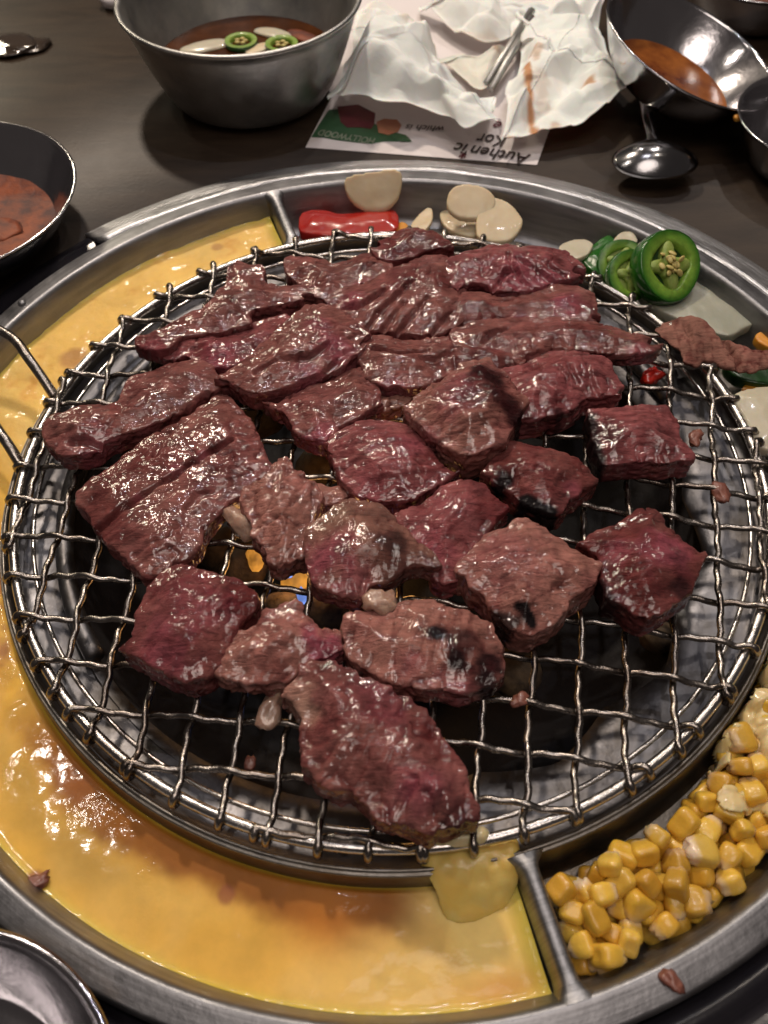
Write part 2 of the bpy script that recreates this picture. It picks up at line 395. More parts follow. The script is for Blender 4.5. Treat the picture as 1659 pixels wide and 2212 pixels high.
# ------------------------------------------------------------------ egg
def annular(a0, a1, r0, r1, na, nr, zf):
    A = np.radians(np.linspace(a0, a1, na)); R = np.linspace(0, 1, nr)
    g = np.array([[a, t] for a in A for t in R]); r = r0 + (r1 - r0) * g[:, 1]
    P = np.stack([r * np.cos(g[:, 0]), r * np.sin(g[:, 0]), np.zeros(len(g))], 1)
    P[:, 2] = zf(P, g[:, 1], np.degrees(g[:, 0]))
    F = [(i * nr + k, (i + 1) * nr + k, (i + 1) * nr + k + 1, i * nr + k + 1) for i in range(na - 1) for k in range(nr - 1)]
    return P, F, g
EZ = -0.0125
def eggz(P, t, deg):
    e = np.minimum(t, 1 - t); ea = np.minimum(deg - 108.9, 282.6 - deg)
    z = EZ + 0.0004 * fbm(P * 40, 2, 3) + 0.00016 * fbm(P * 150, 2, 9) * (1 + 2.5 * (deg < 215))
    z += 0.0012 * np.exp(-((1 - t) / 0.05) ** 2) - 0.0016 * np.exp(-(t / 0.04) ** 2)
    z += 0.0010 * np.exp(-(ea / 1.0) ** 2)
    return z
P, F, g = annular(108.6, 282.9, 0.1567, 0.1928, 560, 62, eggz)
deg = np.degrees(g[:, 0]); t = g[:, 1]
yel = np.array([0.84, 0.49, 0.085]); pale = np.array([0.95, 0.65, 0.21]); grn = np.array([0.60, 0.50, 0.045]); brn = np.array([0.13, 0.038, 0.008]); red = np.array([0.36, 0.14, 0.06]); ora = np.array([0.62, 0.22, 0.02])
n1 = fbm(P * 38, 3, 21); n2 = fbm(P * 110, 3, 22); n3 = fbm(P * 300, 2, 23)
C = yel + (pale - yel) * np.clip(sstep(-0.1, 0.6, n1) * 0.5 + sstep(255, 268, deg) * 0.7 + (1 - sstep(165, 180, deg)) * 0.5, 0, 1)[:, None]
def blend(C, col, f): return C + (col - C) * np.clip(f, 0, 1)[:, None]
edge = np.maximum(np.exp(-((1 - t) / 0.075) ** 2), np.exp(-((283 - deg) / 1.8) ** 2)); edge = np.maximum(edge, np.exp(-((deg - 108.6) / 1.2) ** 2))
C = blend(C, grn, edge * 0.85)
near = sstep(212, 226, deg) * (1 - sstep(268, 274, deg))
C = blend(C, brn, near * (1 - sstep(0.22, 0.42, t + 0.16 * n1 + 0.08 * n2)) * 0.97)
C = blend(C, ora, near * (1 - sstep(0.2, 0.5, t + 0.12 * n1)) * 0.45)
C = blend(C, grn, np.exp(-(t / 0.03) ** 2) * 0.5)
foam = sstep(181, 189, deg) * (1 - sstep(207, 217, deg)) * (1 - sstep(0.55, 0.95, t + 0.2 * n1))
C = blend(C, red, foam * np.clip(0.25 + 1.1 * n2 + 0.5 * n3, 0, 0.8)); 
band = np.exp(-((t - 0.55) / 0.25) ** 2) * sstep(212, 222, deg) * (1 - sstep(236, 246, deg)); C = blend(C, np.array([0.38, 0.25, 0.08]), band * (0.45 + 0.4 * n1))
far = 1 - sstep(170, 178, deg); C = blend(C, ora, far * sstep(0.1, 0.55, n2) * 0.45)
C = blend(C, ora, np.exp(-((deg - 262) / 4.5) ** 2 - ((t - 0.35) / 0.22) ** 2) * 0.8)
C = blend(C, ora, np.exp(-((deg - 279) / 3.5) ** 2 - ((t - 0.85) / 0.12) ** 2) * 0.5)
for (x, y, rad, s) in ((490, 1932, 0.0035, 0.7), (75, 1905, 0.004, 0.9), (265, 770, 0.004, 0.5), (160, 775, 0.009, 0.55), (470, 532, 0.004, 0.5), (40, 1240, 0.012, 0.55), (150, 1700, 0.01, 0.3)):
    q = at(x, y, EZ); d = np.hypot(P[:, 0] - q[0], P[:, 1] - q[1]); C = blend(C, np.array([0.33, 0.10, 0.05]), s * (1 - sstep(rad * 0.5, rad, d + 0.0012 * n2)))
me = mesh('steamed_egg', P, F); setcol(me, np.clip(C, 0.005, 0.9))
rg = np.clip(0.015 + foam * 0.4 + far * 0.34 + edge * 0.15 + 0.25 * sstep(0.15, 0.6, fbm(P * 75, 2, 77)) * (deg > 205), 0, 1)
a = me.attributes.new('Rough', 'FLOAT', 'POINT'); a.data.foreach_set('value', rg.astype(np.float32))
recalc(me)
tag(link('steamed_egg', me, M_EGG), 'yellow steamed egg filling the long curved left compartment, browned beside the grill', 'steamed egg')

# ------------------------------------------------------------------ drip plate and burner
def pr(a, r, z):
    d = math.degrees(a) % 360
    if r < 0.140:
        k = (0.140 - r) / 0.012
        base = 0.128 + 0.005 * math.cos(a - math.radians(200))
        if d > 270 or d < 20:
            u = ((d - 270) % 360) / 25.0; base = 0.1225 + 0.007 * abs((u % 1) - 0.5) * 2
        r = 0.140 - k * (0.140 - base)
    w = float(vn(np.array([[a * 3, r * 60, 0.0]]), 8)[0])
    return r, z + 0.0006 * w
V, F = lathe([(0.1522, -0.010), (0.1510, -0.0125), (0.1470, -0.0135), (0.140, -0.0148), (0.134, -0.0165), (0.1280, -0.0180), (0.1278, -0.0195)], 240, wob=pr)
plate = empty('drip_plate', (0, 0, 0), 'grey stained metal plate ringing the burner opening under the grate', 'drip plate')
link('plate', mesh('plate', V, F), M_PLATE, plate)
lip = [((0.1335) * math.cos(a), 0.1335 * math.sin(a), -0.0125) for a in np.radians(np.linspace(20, 215, 120))]
V, F = tube(lip, 0.0036, 10); link('rolled_lip', mesh('rolled_lip', V, F), M_PLATE, plate)
V, F = lathe([(0.137, -0.016), (0.134, -0.024), (0.128, -0.045), (0.105, -0.066), (0.05, -0.072), (0.0005, -0.073)], 96)
tag(link('burner_bowl', mesh('burner_bowl', V, F), M_PIT), 'black burner bowl below the meat, open through the wire grate', 'burner bowl')
M_BRICK = flat('scorched_ceramic', (0.20, 0.13, 0.07), 0.7, (0.05, 0.035, 0.025), 120, 0.001)
def rock(name, loc, s, seed, mat, sq=(1, 1, 1), amp=0.22, sub=3):
    b = bmesh.new(); bmesh.ops.create_icosphere(b, subdivisions=sub, radius=1)
    P = np.array([v.co[:] for v in b.verts]); n = 1 + amp * fbm(P * 1.3 + seed * 3.1, 3, seed)
    P = P * n[:, None] * np.array(sq) * s
    for v, q in zip(b.verts, P): v.co = q
    me = bpy.data.meshes.new(name); b.to_mesh(me); b.free(); me.polygons.foreach_set('use_smooth', [True] * len(me.polygons))
    return link(name, me, mat, None, loc)
brk = [(475, 1190, 'brown briquette under the grate beside the big left slab'), (525, 1215, 'scorched briquette catching the orange fire light'), (640, 1215, 'briquette glowing orange over the burner flame'),
       (700, 1310, 'olive brown briquette between the round piece and the pink lump'), (620, 1320, 'briquette behind the crumbly pink piece'), (560, 905, 'briquette glimpsed in the gap beside the small middle steak'),
       (690, 1010, 'black briquette in the gap above the ragged piece'), (870, 1115, 'briquette glowing in the small gap behind the round piece'), (1110, 1455, 'grey briquette right of the charred round piece'),
       (1420, 1375, 'pale burnt chunk lying by the plate edge on the right'), (1000, 1480, 'dark briquette below the charred round piece')]
for i, (x, y, lab) in enumerate(brk):
    z = -0.040; p = at(x, y, z)
    o = rock('briquette', (p[0], p[1], z), 0.0115 if i != 9 else 0.008, i, M_BRICK, (1, 0.85, 0.8), 0.25)
    tag(o, lab, 'briquette', 'briquettes over the burner')
# burner head
V, F = lathe([(0.0005, -0.052), (0.040, -0.052), (0.044, -0.055), (0.044, -0.070)], 48, cx=-0.02, cy=-0.03)
tag(link('gas_burner', mesh('gas_burner', V, F), M_PIT), 'dark round gas burner head under the middle of the grate', 'burner')
def emis(name, col, s):
    m, nt, b = newmat(name); b.inputs['Base Color'].default_value = (0, 0, 0, 1)
    n = noise_node(nt, 90, 3, 0.6)
    b.inputs['Emission Color'].default_value = (*col, 1); b.inputs['Emission Strength'].default_value = s
    r = ramp(nt, n.outputs['Fac'], [(0.35, 0.25), (0.65, 1.0)]); mm = nt.nodes.new('ShaderNodeMath'); mm.operation = 'MULTIPLY'; mm.inputs[1].default_value = s
    nt.links.new(r, mm.inputs[0]); nt.links.new(mm.outputs[0], b.inputs['Emission Strength'])
    return m
M_BLUE = emis('blue_gas_flame', (0.25, 0.40, 1.0), 1.1); M_FIRE = emis('orange_flame_glow', (1.0, 0.40, 0.06), 0.85)
def flame(x, y, z, h, w, mat, lab):
    p = at(x, y, z); prof = [(0.0004, h), (w * 0.35, h * 0.75), (w * 0.8, h * 0.4), (w, h * 0.15), (w * 0.7, 0), (0.0004, -h * 0.05)]
    sd = x * 0.01
    V, F = lathe(prof, 14, wob=lambda a, r, zz: (r * (1 + 0.25 * math.sin(3 * a + sd + zz * 300)), zz))
    tag(link('flame', mesh('flame', V, F), mat, None, (p[0], p[1], z)), lab, 'flame')
flame(627, 1235, -0.034, 0.010, 0.0035, M_BLUE, 'small blue gas flame under the tip of the ragged piece')
flame(655, 1295, -0.034, 0.010, 0.0030, M_BLUE, 'blue gas flame between the round piece and the pink crumbly piece')
flame(765, 1455, -0.032, 0.013, 0.0045, M_BLUE, 'blue gas flame showing above the large front piece')
flame(555, 1215, -0.036, 0.013, 0.0050, M_FIRE, 'orange flame licking the scorched briquette at left')
flame(650, 1240, -0.040, 0.010, 0.0120, M_FIRE, 'added orange glow for the firelit briquettes under the middle of the grate')  # emissive patch standing in for firelight on the briquettes
flame(862, 1112, -0.034, 0.012, 0.0050, M_FIRE, 'orange flame in the small gap behind the round piece')
for (x, y) in ((640, 1235), (860, 1130)):
    l = bpy.data.lights.new('flame_light', 'POINT'); l.energy = 0.013; l.color = (1.0, 0.5, 0.15); l.shadow_soft_size = 0.008
    o = bpy.data.objects.new('flame_light', l); COL.objects.link(o); o.location = at(x, y, -0.024)

# ------------------------------------------------------------------ the wire grate
grate = empty('wire_grate', (0, 0, 0), 'round crimped wire grill grate holding the beef over the burner', 'grate')
RG = 0.1488
V, F = tube([(RG * math.cos(a), RG * math.sin(a), 0) for a in np.linspace(0, 2 * PI, 180, endpoint=False)], 0.0019, 12, closed=True)
link('outer_ring', mesh('outer_ring', V, F), M_RING, grate)
V, F = tube([((RG - 0.0062) * math.cos(a), (RG - 0.0062) * math.sin(a), -0.0036) for a in np.linspace(0, 2 * PI, 180, endpoint=False)], 0.0009, 8, closed=True)
link('inner_ring', mesh('inner_ring', V, F), M_RING, grate)
hp = [(-0.1443, 0.0413, 0.001), (-0.1495, 0.048, 0.006), (-0.156, 0.056, 0.0105), (-0.163, 0.0645, 0.013), (-0.175, 0.0715, 0.014), (-0.195, 0.075, 0.014), (-0.207, 0.062, 0.013), (-0.195, 0.048, 0.012), (-0.175, 0.034, 0.011), (-0.158, 0.0140, 0.0075), (-0.1500, 0.0031, 0.001)]
V, F = tube(catmull(hp, 8, False), 0.0022, 10); link('handle', mesh('handle', V, F), M_WIRE, grate)
ROWS = [-0.0965 + 0.0172 * k for k in range(-4, 16)]
COLS = [0.045 + 0.0171 * k for k in range(-12, 8)]
def rowf(y0, x): return np.array([x, y0 - 0.14 * x - 0.35 * x * x])
def colf(x0, y): return np.array([x0 + (0.13 + 0.6 * x0) * y, y])
def wire(fun, base, idx, other, vert):
    """one crimped wire from ring to ring, passing over and under its crossings"""
    T = np.linspace(-0.16, 0.16, 1601); Q = np.array([fun(base, t) for t in T]); rr = np.hypot(Q[:, 0], Q[:, 1])
    ok = np.where(rr < RG + 0.0005)[0]
    if len(ok) < 60: return
    a, b = ok[0], ok[-1]; Q = Q[a:b + 1]; T = T[a:b + 1]
    # crossing parameters
    cr = []
    for j, ob in enumerate(other):
        if vert: d = Q[:, 1] - np.array([rowf(ob, q[0])[1] for q in Q])
        else: d = Q[:, 0] - np.array([colf(ob, q[1])[0] for q in Q])
        k = np.argmin(abs(d))
        if abs(d[k]) < 0.0004: cr.append((T[k], 1 if (idx + j + (1 if vert else 0)) % 2 else -1))
    cr.sort()
    s = np.concatenate([[0], np.cumsum(np.hypot(*np.diff(Q, axis=0).T))]); n = max(12, int(s[-1] / 0.0013)); S = np.linspace(0, s[-1], n)
    X = np.interp(S, s, Q[:, 0]); Y = np.interp(S, s, Q[:, 1]); TT = np.interp(S, s, T)
    Z = np.zeros(n); L = np.zeros(n)
    for (tc, sg) in cr:
        w = np.exp(-((TT - tc) / 0.0036) ** 2); Z += sg * 0.0016 * w
        L += -sg * 0.00055 * np.exp(-((TT - tc - 0.0045) / 0.0026) ** 2) + sg * 0.00055 * np.exp(-((TT - tc + 0.0045) / 0.0026) ** 2)
    L += 0.0003 * vn(np.stack([S * 90, np.full(n, base * 500), np.full(n, 1.0 if vert else 0.0)], 1), 3)
    Z += 0.0016 + 0.0003 * vn(np.stack([S * 50, np.full(n, base * 700), np.full(n, 1.0)], 1), 4)
    e = np.minimum(S, S[-1] - S)
    Z = np.where(e < 0.006, 0.0034 + (Z - 0.0034) * sstep(0.001, 0.006, e), Z)
    if vert: X = X + L
    else: Y = Y + L
    path = [(X[i], Y[i], Z[i]) for i in range(n)]
    # the ends hook over the ring
    def hook(p, q):
        o = np.array([p[0], p[1]]); o /= np.hypot(*o)
        return [(p[0] + o[0] * d, p[1] + o[1] * d, z) for d, z in ((0.0012, 0.0030), (0.0026, 0.0014), (0.0028, -0.0010), (0.0014, -0.0026))]
    path = hook(path[0], path[1])[::-1] + path + hook(path[-1], path[-2])
    m = len(path); rad = [0.00122] * m
    for k in range(4): rad[k] = rad[m - 1 - k] = 0.00125 + 0.00012 * k
    V, F = tube(path, rad, 8); link('wire', mesh('wire', V, F), M_WIRE, grate)
for i, y0 in enumerate(ROWS): wire(lambda b, t: rowf(b, t), y0, i, COLS, False)
for i, x0 in enumerate(COLS): wire(lambda b, t: colf(b, t), x0, i, ROWS, True)

# ------------------------------------------------------------------ beef
def zA(p): return [(271.1 + .3677 * x, 542.2 + .3677 * y) for x, y in p]
def zB(p): return [(745.5 + .4289 * x, 474.4 + .4289 * y) for x, y in p]
def zC(p): return [(474.4 + .3268 * x, 948.8 + .3268 * y) for x, y in p]
def zD(p): return [(610 + .3268 * x, 1287.6 + .3268 * y) for x, y in p]
def z3(p): return [(.5 * x, 474.4 + .5 * y) for x, y in p]
def z4(p): return [(829.5 + .5 * x, 474.4 + .5 * y) for x, y in p]
def z5(p): return [(.5 * x, 1016.5 + .5 * y) for x, y in p]
def z6(p): return [(829.5 + .5 * x, 1016.5 + .5 * y) for x, y in p]
BROWN = np.array([0.198, 0.074, 0.065]); PINK = np.array([0.250, 0.062, 0.076]); PALE = np.array([0.30, 0.132, 0.108]); DRED = np.array([0.085, 0.010, 0.012]); CHAR = np.array([0.010, 0.008, 0.009]); FATC = np.array([0.46, 0.30, 0.22]); PURP = np.array([0.30, 0.06, 0.13])
def remesh(me, vox):
    o = bpy.data.objects.new('tmp', me); COL.objects.link(o)
    md = o.modifiers.new('r', 'REMESH'); md.mode = 'VOXEL'; md.voxel_size = vox; md.adaptivity = 0
    dg = bpy.context.evaluated_depsgraph_get(); ev = o.evaluated_get(dg); m2 = ev.to_mesh()
    v = np.empty(len(m2.vertices) * 3, np.float32); m2.vertices.foreach_get('co', v); v = v.reshape(-1, 3).astype(float)
    f = np.empty(len(m2.loops), np.int32); m2.loops.foreach_get('vertex_index', f)
    tot = np.empty(len(m2.polygons), np.int32); m2.polygons.foreach_get('loop_total', tot)
    ev.to_mesh_clear(); bpy.data.objects.remove(o); bpy.data.meshes.remove(me)
    if (tot == 4).all(): return v, f.reshape(-1, 4)
    out = []; k = 0
    for t_ in tot: out.append(tuple(f[k:k + t_])); k += t_
    return v, np.array([q if len(q) == 4 else q + (q[-1],) for q in out])
def smooth(v, f, it, lam=0.5):
    e = np.concatenate([f[:, [0, 1]], f[:, [1, 2]], f[:, [2, 3]], f[:, [3, 0]]]); cnt = np.bincount(e.ravel(), minlength=len(v)).astype(float)[:, None]
    for _ in range(it):
        s = np.stack([np.bincount(e[:, 0], v[e[:, 1], k], len(v)) + np.bincount(e[:, 1], v[e[:, 0], k], len(v)) for k in range(3)], 1)
        v = v + lam * (s / cnt - v)
    return v
def normals(v, f):
    n = np.cross(v[f[:, 2]] - v[f[:, 0]], v[f[:, 3]] - v[f[:, 1]]); o = np.zeros_like(v)
    for k in range(4):
        for c in range(3): o[:, c] += np.bincount(f[:, k], n[:, c], len(v))
    return o / (np.linalg.norm(o, axis=1)[:, None] + 1e-20)
BEEF_I = [0]
def beef(label, poly, zb=0.003, T=0.012, base='brown', pinkside=0.6, crease=(), char=(), pinks=(), pales=(), rag=1.0, fib=0.6, vox=0.00072, dome=0.3, tilt=(0, 0), parent=None, name='beef_piece', mat=None, cat='grilled beef', amp=1.0, grow=0.0013, wave=0.0, group='beef pieces grilling on the wire grate'):
    i = BEEF_I[0]; BEEF_I[0] += 1
    if i < 12: grow = 0.0040
    P = np.array(poly, float); Q = catmull(P, 9)
    if signed_area(Q) < 0: Q = Q[::-1]                       # in pixel space (y down) this is clockwise on screen
    tn = np.roll(Q, -1, 0) - np.roll(Q, 1, 0); tn /= np.linalg.norm(tn, axis=1)[:, None] + 1e-9
    ny = -tn[:, 0]                                            # outward normal, + is towards the viewer
    cy, cx = Q[:, 1].mean(), Q[:, 0].mean()
    # choose orientation of the normal away from the centre on average
    nn = np.stack([tn[:, 1], -tn[:, 0]], 1)
    if np.mean(np.sum(nn * (Q - Q.mean(0)), 1)) < 0: nn = -nn
    hz = zb + T * (0.46 - 0.40 * nn[:, 1])
    w = np.array([at(x, y, z) for (x, y), z in zip(Q, hz)])[:, :2]
    # ragged outline
    w += rag * 0.0011 * np.stack([fbm(np.c_[w * 260, np.full(len(w), i * 3.0)], 2, 31), fbm(np.c_[w * 260, np.full(len(w), i * 3.0 + 9)], 2, 32)], 1)
    w += rag * 0.0006 * np.stack([fbm(np.c_[w * 700, np.full(len(w), i * 3.0 + 5)], 2, 33), fbm(np.c_[w * 700, np.full(len(w), i * 3.0 + 15)], 2, 34)], 1)
    if signed_area(w) < 0: w = w[::-1]
    tw = np.roll(w, -1, 0) - np.roll(w, 1, 0); tw /= np.linalg.norm(tw, axis=1)[:, None] + 1e-9; w = w + grow * np.stack([tw[:, 1], -tw[:, 0]], 1)
    n = len(w); c0 = w.mean(0)
    # slab
    V = [(*q, zb) for q in w] + [(*(q), zb + T) for q in w]
    Fc = [tuple(range(n))[::-1], tuple(range(n, 2 * n))] + [(k, (k + 1) % n, n + (k + 1) % n, n + k) for k in range(n)]
    me = bpy.data.meshes.new('t'); me.from_pydata(V, [], Fc); me.update()
    v, f = remesh(me, vox); v = smooth(v, f, 6)
    nm = normals(v, f)
    top = sstep(0.15, 0.6, nm[:, 2]); h = np.clip((v[:, 2] - zb) / T, 0, 1)
    d = pdist(v[:, :2], w); ds = sstep(0, 0.014, d)
    S = v + i * 0.37
    v[:, 2] += wave * fbm(S * 32, 1, 39)
    v[:, 2] += h * (T * dome * (ds - 0.75)) + h * 0.0013 * amp * fbm(S * 45, 2, 40) + h * ((v[:, 0] - c0[0]) * tilt[0] + (v[:, 1] - c0[1]) * tilt[1])
    for seg in crease:
        line = np.array([at(x, y, zb + T)[:2] for x, y in seg['p']]); ll = catmull(line, 4, False)
        wob = 0.0009 * fbm(v * 180, 2, 55)
        dd = pdist(v[:, :2], ll, False) + wob
        v[:, 2] -= h * seg.get('d', 0.004) * np.exp(-(np.maximum(dd, 0) / (0.75 * seg.get('w', 0.0013))) ** 2)
    ca, sa = math.cos(fib), math.sin(fib)
    R = np.stack([(S[:, 0] * ca + S[:, 1] * sa), (-S[:, 0] * sa + S[:, 1] * ca), S[:, 2]], 1)
    nm = normals(v, f)
    r1 = fbm(R * np.array([110, 330, 250]), 3, 60); r2 = fbm(S * 170, 3, 61); r3 = fbm(S * 520, 2, 62)
    fis = 1 - np.abs(fbm(R * np.array([70, 260, 120]), 2, 63)) * 9; fis = np.clip(fis, 0, 1)
    fis2 = np.clip(1 - np.abs(fbm(S * 120, 2, 64)) * 11, 0, 1) * sstep(0.0, 0.3, fbm(S * 60, 1, 65))
    disp = amp * (0.0005 * r1 + 0.0004 * r2 + 0.00028 * r3 - 0.00035 * fis - 0.0008 * fis2)
    v = v + nm * disp[:, None]
    # colour
    b = {'brown': BROWN, 'pink': PINK * 0.5 + BROWN * 0.5, 'pale': PALE, 'dark': BROWN * 0.5 + DRED * 0.5, 'grey': np.array([0.22, 0.105, 0.082])}[base]
    c1 = fbm(S * 55, 3, 70); c2 = fbm(S * 150, 3, 71)
    C = np.tile(b, (len(v), 1))
    C = blend(C, PALE if base != 'pale' else BROWN, sstep(0.05, 0.55, c2 + 0.3 * c1) * 0.2)
    C = blend(C, PINK, sstep(0.0, 0.5, c1) * 0.2)
    side = 1 - sstep(0.25, 0.75, nm[:, 2])
    C = blend(C, PINK * 0.75, side * pinkside * 0.6)
    C = blend(C, DRED * 0.8, np.clip(fis * 0.55 + fis2 * 0.6, 0, 0.8)); C = blend(C, DRED, 0.55 * sstep(0.15, 0.55, fbm(S * 42, 3, 73)))
    def spots(C, L, col, soft=0.5):
        for (x, y, rad, s) in L:
            q = at(x, y, zb + T); dd = np.hypot(v[:, 0] - q[0], v[:, 1] - q[1]) + 0.35 * rad * fbm(S * 230, 2, 80)
            C = blend(C, col, s * (1 - sstep(rad * soft, rad, dd)))
        return C
    C = spots(C, pinks, PINK * 0.9 + PURP * 0.2, 0.1); C = spots(C, pales, FATC, 0.3)
    for ch in char:
        if len(ch) == 4: C = spots(C, [(ch[0], ch[1], ch[2] * 1.9, min(1, ch[3] * 0.9))], DRED * 0.7, 0.1); C = spots(C, [(ch[0], ch[1], ch[2] * 1.2, ch[3] if ch[3] > 0.5 else ch[3] * 0.5)], CHAR, 0.45)
        else:
            ll = np.array([at(x, y, zb + T)[:2] for x, y in ch[0]]); dd = pdist(v[:, :2], ll, False) + 0.0012 * fbm(S * 260, 2, 81)
            C = blend(C, DRED * 0.5, ch[2] * 0.5 * (1 - sstep(0, ch[1] * 2.2, dd))); C = blend(C, CHAR, ch[2] * (1 - sstep(ch[1] * 0.6, ch[1] * 1.2, dd)))
    C *= (1 + 0.22 * r3 + 0.18 * c2)[:, None]
    me = mesh(name, v - np.array([c0[0], c0[1], zb]), f); setcol(me, np.clip(C, 0.004, 0.8)); me.validate()
    o = link(name, me, mat or M_MEAT[i % 3], parent, (c0[0], c0[1], zb))
    if parent is None: tag(o, label, cat, group)
    return o

beef('small dark beef nub at the far edge of the grate, farthest piece from the viewer', zB([(150,150),(200,110),(280,80),(330,48),(400,55),(450,90),(500,130),(530,190),(420,205),(330,240),(250,260),(200,250),(165,200)]), 0.004, 0.014, 'dark', 0.4)
beef('lumpy beef strip near the far rim, left of the farthest nub', zA([(985,70),(1030,45),(1100,50),(1160,75),(1230,90),(1310,70),(1370,35),(1440,20),(1500,60),(1530,130),(1510,200),(1440,230),(1370,240),(1290,280),(1250,330),(1180,335),(1120,300),(1060,240),(1010,200),(985,130)]), 0.003, 0.013, 'brown', 0.3, pinks=((785,610,0.008,.5),))
beef('wide brown slab with slanted score lines in the middle of the far pile', zB([(-90,440),(-20,360),(60,342),(130,330),(200,290),(270,250),(350,220),(450,195),(530,195),(570,230),(575,300),(560,380),(570,460),(550,550),(490,595),(390,615),(250,600),(130,595),(40,560),(-40,500)]), 0.006, 0.012, 'brown', 0.6, fib=0.8,
     crease=[dict(p=zB([(215,590),(330,480),(420,390)]), d=.003), dict(p=zB([(70,560),(160,470),(240,400),(330,310)]), d=.003), dict(p=zB([(130,590),(230,490),(300,420)]), d=.0025), dict(p=zB([(0,420),(90,420),(200,350)]), d=.004, w=.0018), dict(p=zB([(400,590),(470,520),(545,450)]), d=.002)], pinks=((760,640,0.008,.6),))
beef('rosy piece with deep grooves at the far right of the pile, nearest the jalapeno', zB([(545,230),(600,190),(680,160),(760,140),(860,145),(960,150),(1060,155),(1120,190),(1160,240),(1175,300),(1130,340),(1050,360),(960,385),(880,405),(790,415),(740,390),(680,370),(600,375),(560,390),(540,300)]), 0.006, 0.014, 'pink', 0.8, fib=-0.35,
     crease=[dict(p=zB([(820,170),(840,230),(900,280),(1000,330)]), d=.003), dict(p=zB([(860,200),(960,240),(1090,290)]), d=.0025), dict(p=zB([(900,180),(1010,215),(1110,250)]), d=.002), dict(p=zB([(680,360),(760,310),(820,250)]), d=.003)], pinks=((1120,590,0.02,.5),(1180,600,0.016,.6)))
beef('flattened brown strip with a purple edge below the grooved rosy piece', zB([(560,400),(620,370),(700,385),(790,412),(900,395),(1000,375),(1090,345),(1160,350),(1210,390),(1220,460),(1260,530),(1150,545),(1050,545),(900,545),(800,550),(700,560),(600,560),(555,530),(550,460)]), 0.006, 0.011, 'brown', 0.7, fib=-0.1, crease=[dict(p=zB([(760,470),(900,500),(1050,490),(1180,510)]), d=.003)], pinks=((1225,655,0.012,.8),(1210,650,0.004,.8),(1130,690,0.009,.5)))
beef('long tapering brown strip pointing right across the grate towards the thin curled slice', zB([(570,570),(620,550),(700,530),(800,515),(900,505),(1000,510),(1130,510),(1250,530),(1350,560),(1450,590),(1530,615),(1555,650),(1500,688),(1400,705),(1300,700),(1230,690),(1150,690),(1050,710),(980,740),(900,750),(860,720),(760,700),(640,700),(580,650)]), 0.0085, 0.0105, 'brown', 0.5, fib=-0.15,
     crease=[dict(p=zB([(900,690),(1000,650),(1100,640)]), d=.003), dict(p=zB([(700,600),(760,560),(820,540)]), d=.003)], pinks=((1395,755,0.009,.5),))
beef('broad wrinkled brown piece tucked behind the charred cube, under the long strip', zB([(95,640),(160,600),(260,625),(380,630),(480,605),(570,590),(700,640),(860,680),(930,720),(850,765),(780,790),(700,800),(560,800),(450,830),(350,885),(250,875),(160,850),(125,780),(95,700)]), 0.0055, 0.0125, 'brown', 0.6, fib=-0.2,
     crease=[dict(p=zB([(140,640),(230,665),(330,665),(420,640)]), d=.0035), dict(p=zB([(380,690),(450,690),(520,660)]), d=.003), dict(p=zB([(780,740),(850,710),(915,715)]), d=.003)], pinks=((850,830,0.01,.5),))
beef('pinkish cube with short surface cracks at the right, above the small square cube', z4([(500,660),(620,635),(700,600),(770,570),(860,585),(920,610),(960,680),(1005,770),(990,805),(900,810),(820,830),(750,880),(640,910),(590,890),(560,800),(530,720)]), 0.003, 0.017, 'pink', 0.3, fib=0.2,
     crease=[dict(p=z4([(760,650),(790,680),(800,720)]), d=.002), dict(p=z4([(800,640),(840,690)]), d=.002), dict(p=z4([(680,700),(730,720)]), d=.0015), dict(p=z4([(880,630),(900,680),(930,720)]), d=.002)], char=((1192,885,0.003,.5),(1212,876,0.002,.6)))
beef('ragged brown piece with a stalk sticking up at the upper left of the pile', zA([(110,530),(160,495),(240,480),(330,420),(450,370),(540,310),(590,245),(640,215),(650,160),(650,110),(700,92),(760,100),(780,150),(770,195),(830,215),(900,230),(1000,215),(1060,260),(1080,310),(980,350),(860,370),(740,400),(710,440),(690,480),(560,520),(400,540),(300,570),(250,620),(180,610),(120,580)]), 0.006, 0.012, 'brown', 0.7, fib=0.4, pinks=((640,665,0.010,.6),(330,740,0.008,.4)), rag=1.4)
beef('frayed purplish beef strip squeezed under the ragged stalked piece', zA([(240,640),(330,580),(420,530),(560,500),(720,470),(860,400),(960,400),(960,560),(900,640),(760,670),(680,710),(560,730),(500,715),(440,670),(380,655),(300,665)]), 0.0035, 0.011, 'pink', 0.6, fib=0.5, pinks=((475,765,0.013,.8),), rag=1.6, amp=1.4)
beef('large glossy folded slab at the left centre of the pile with a purple cut side', zA([(525,770),(620,720),(720,680),(800,620),(830,560),(900,500),(960,440),(1040,370),(1130,320),(1230,370),(1310,430),(1370,480),(1405,560),(1370,620),(1280,690),(1200,750),(1060,800),(980,840),(900,860),(830,890),(760,870),(680,825),(600,805),(530,795)]), 0.007, 0.014, 'brown', 0.9, fib=0.5,
     crease=[dict(p=zA([(760,700),(900,640),(1060,620),(1200,540)]), d=.003, w=.0015), dict(p=zA([(900,850),(960,780),(1100,710),(1250,620)]), d=.002)], pinks=((720,745,0.012,.8),(680,705,0.009,.6),(665,800,0.010,.6)))
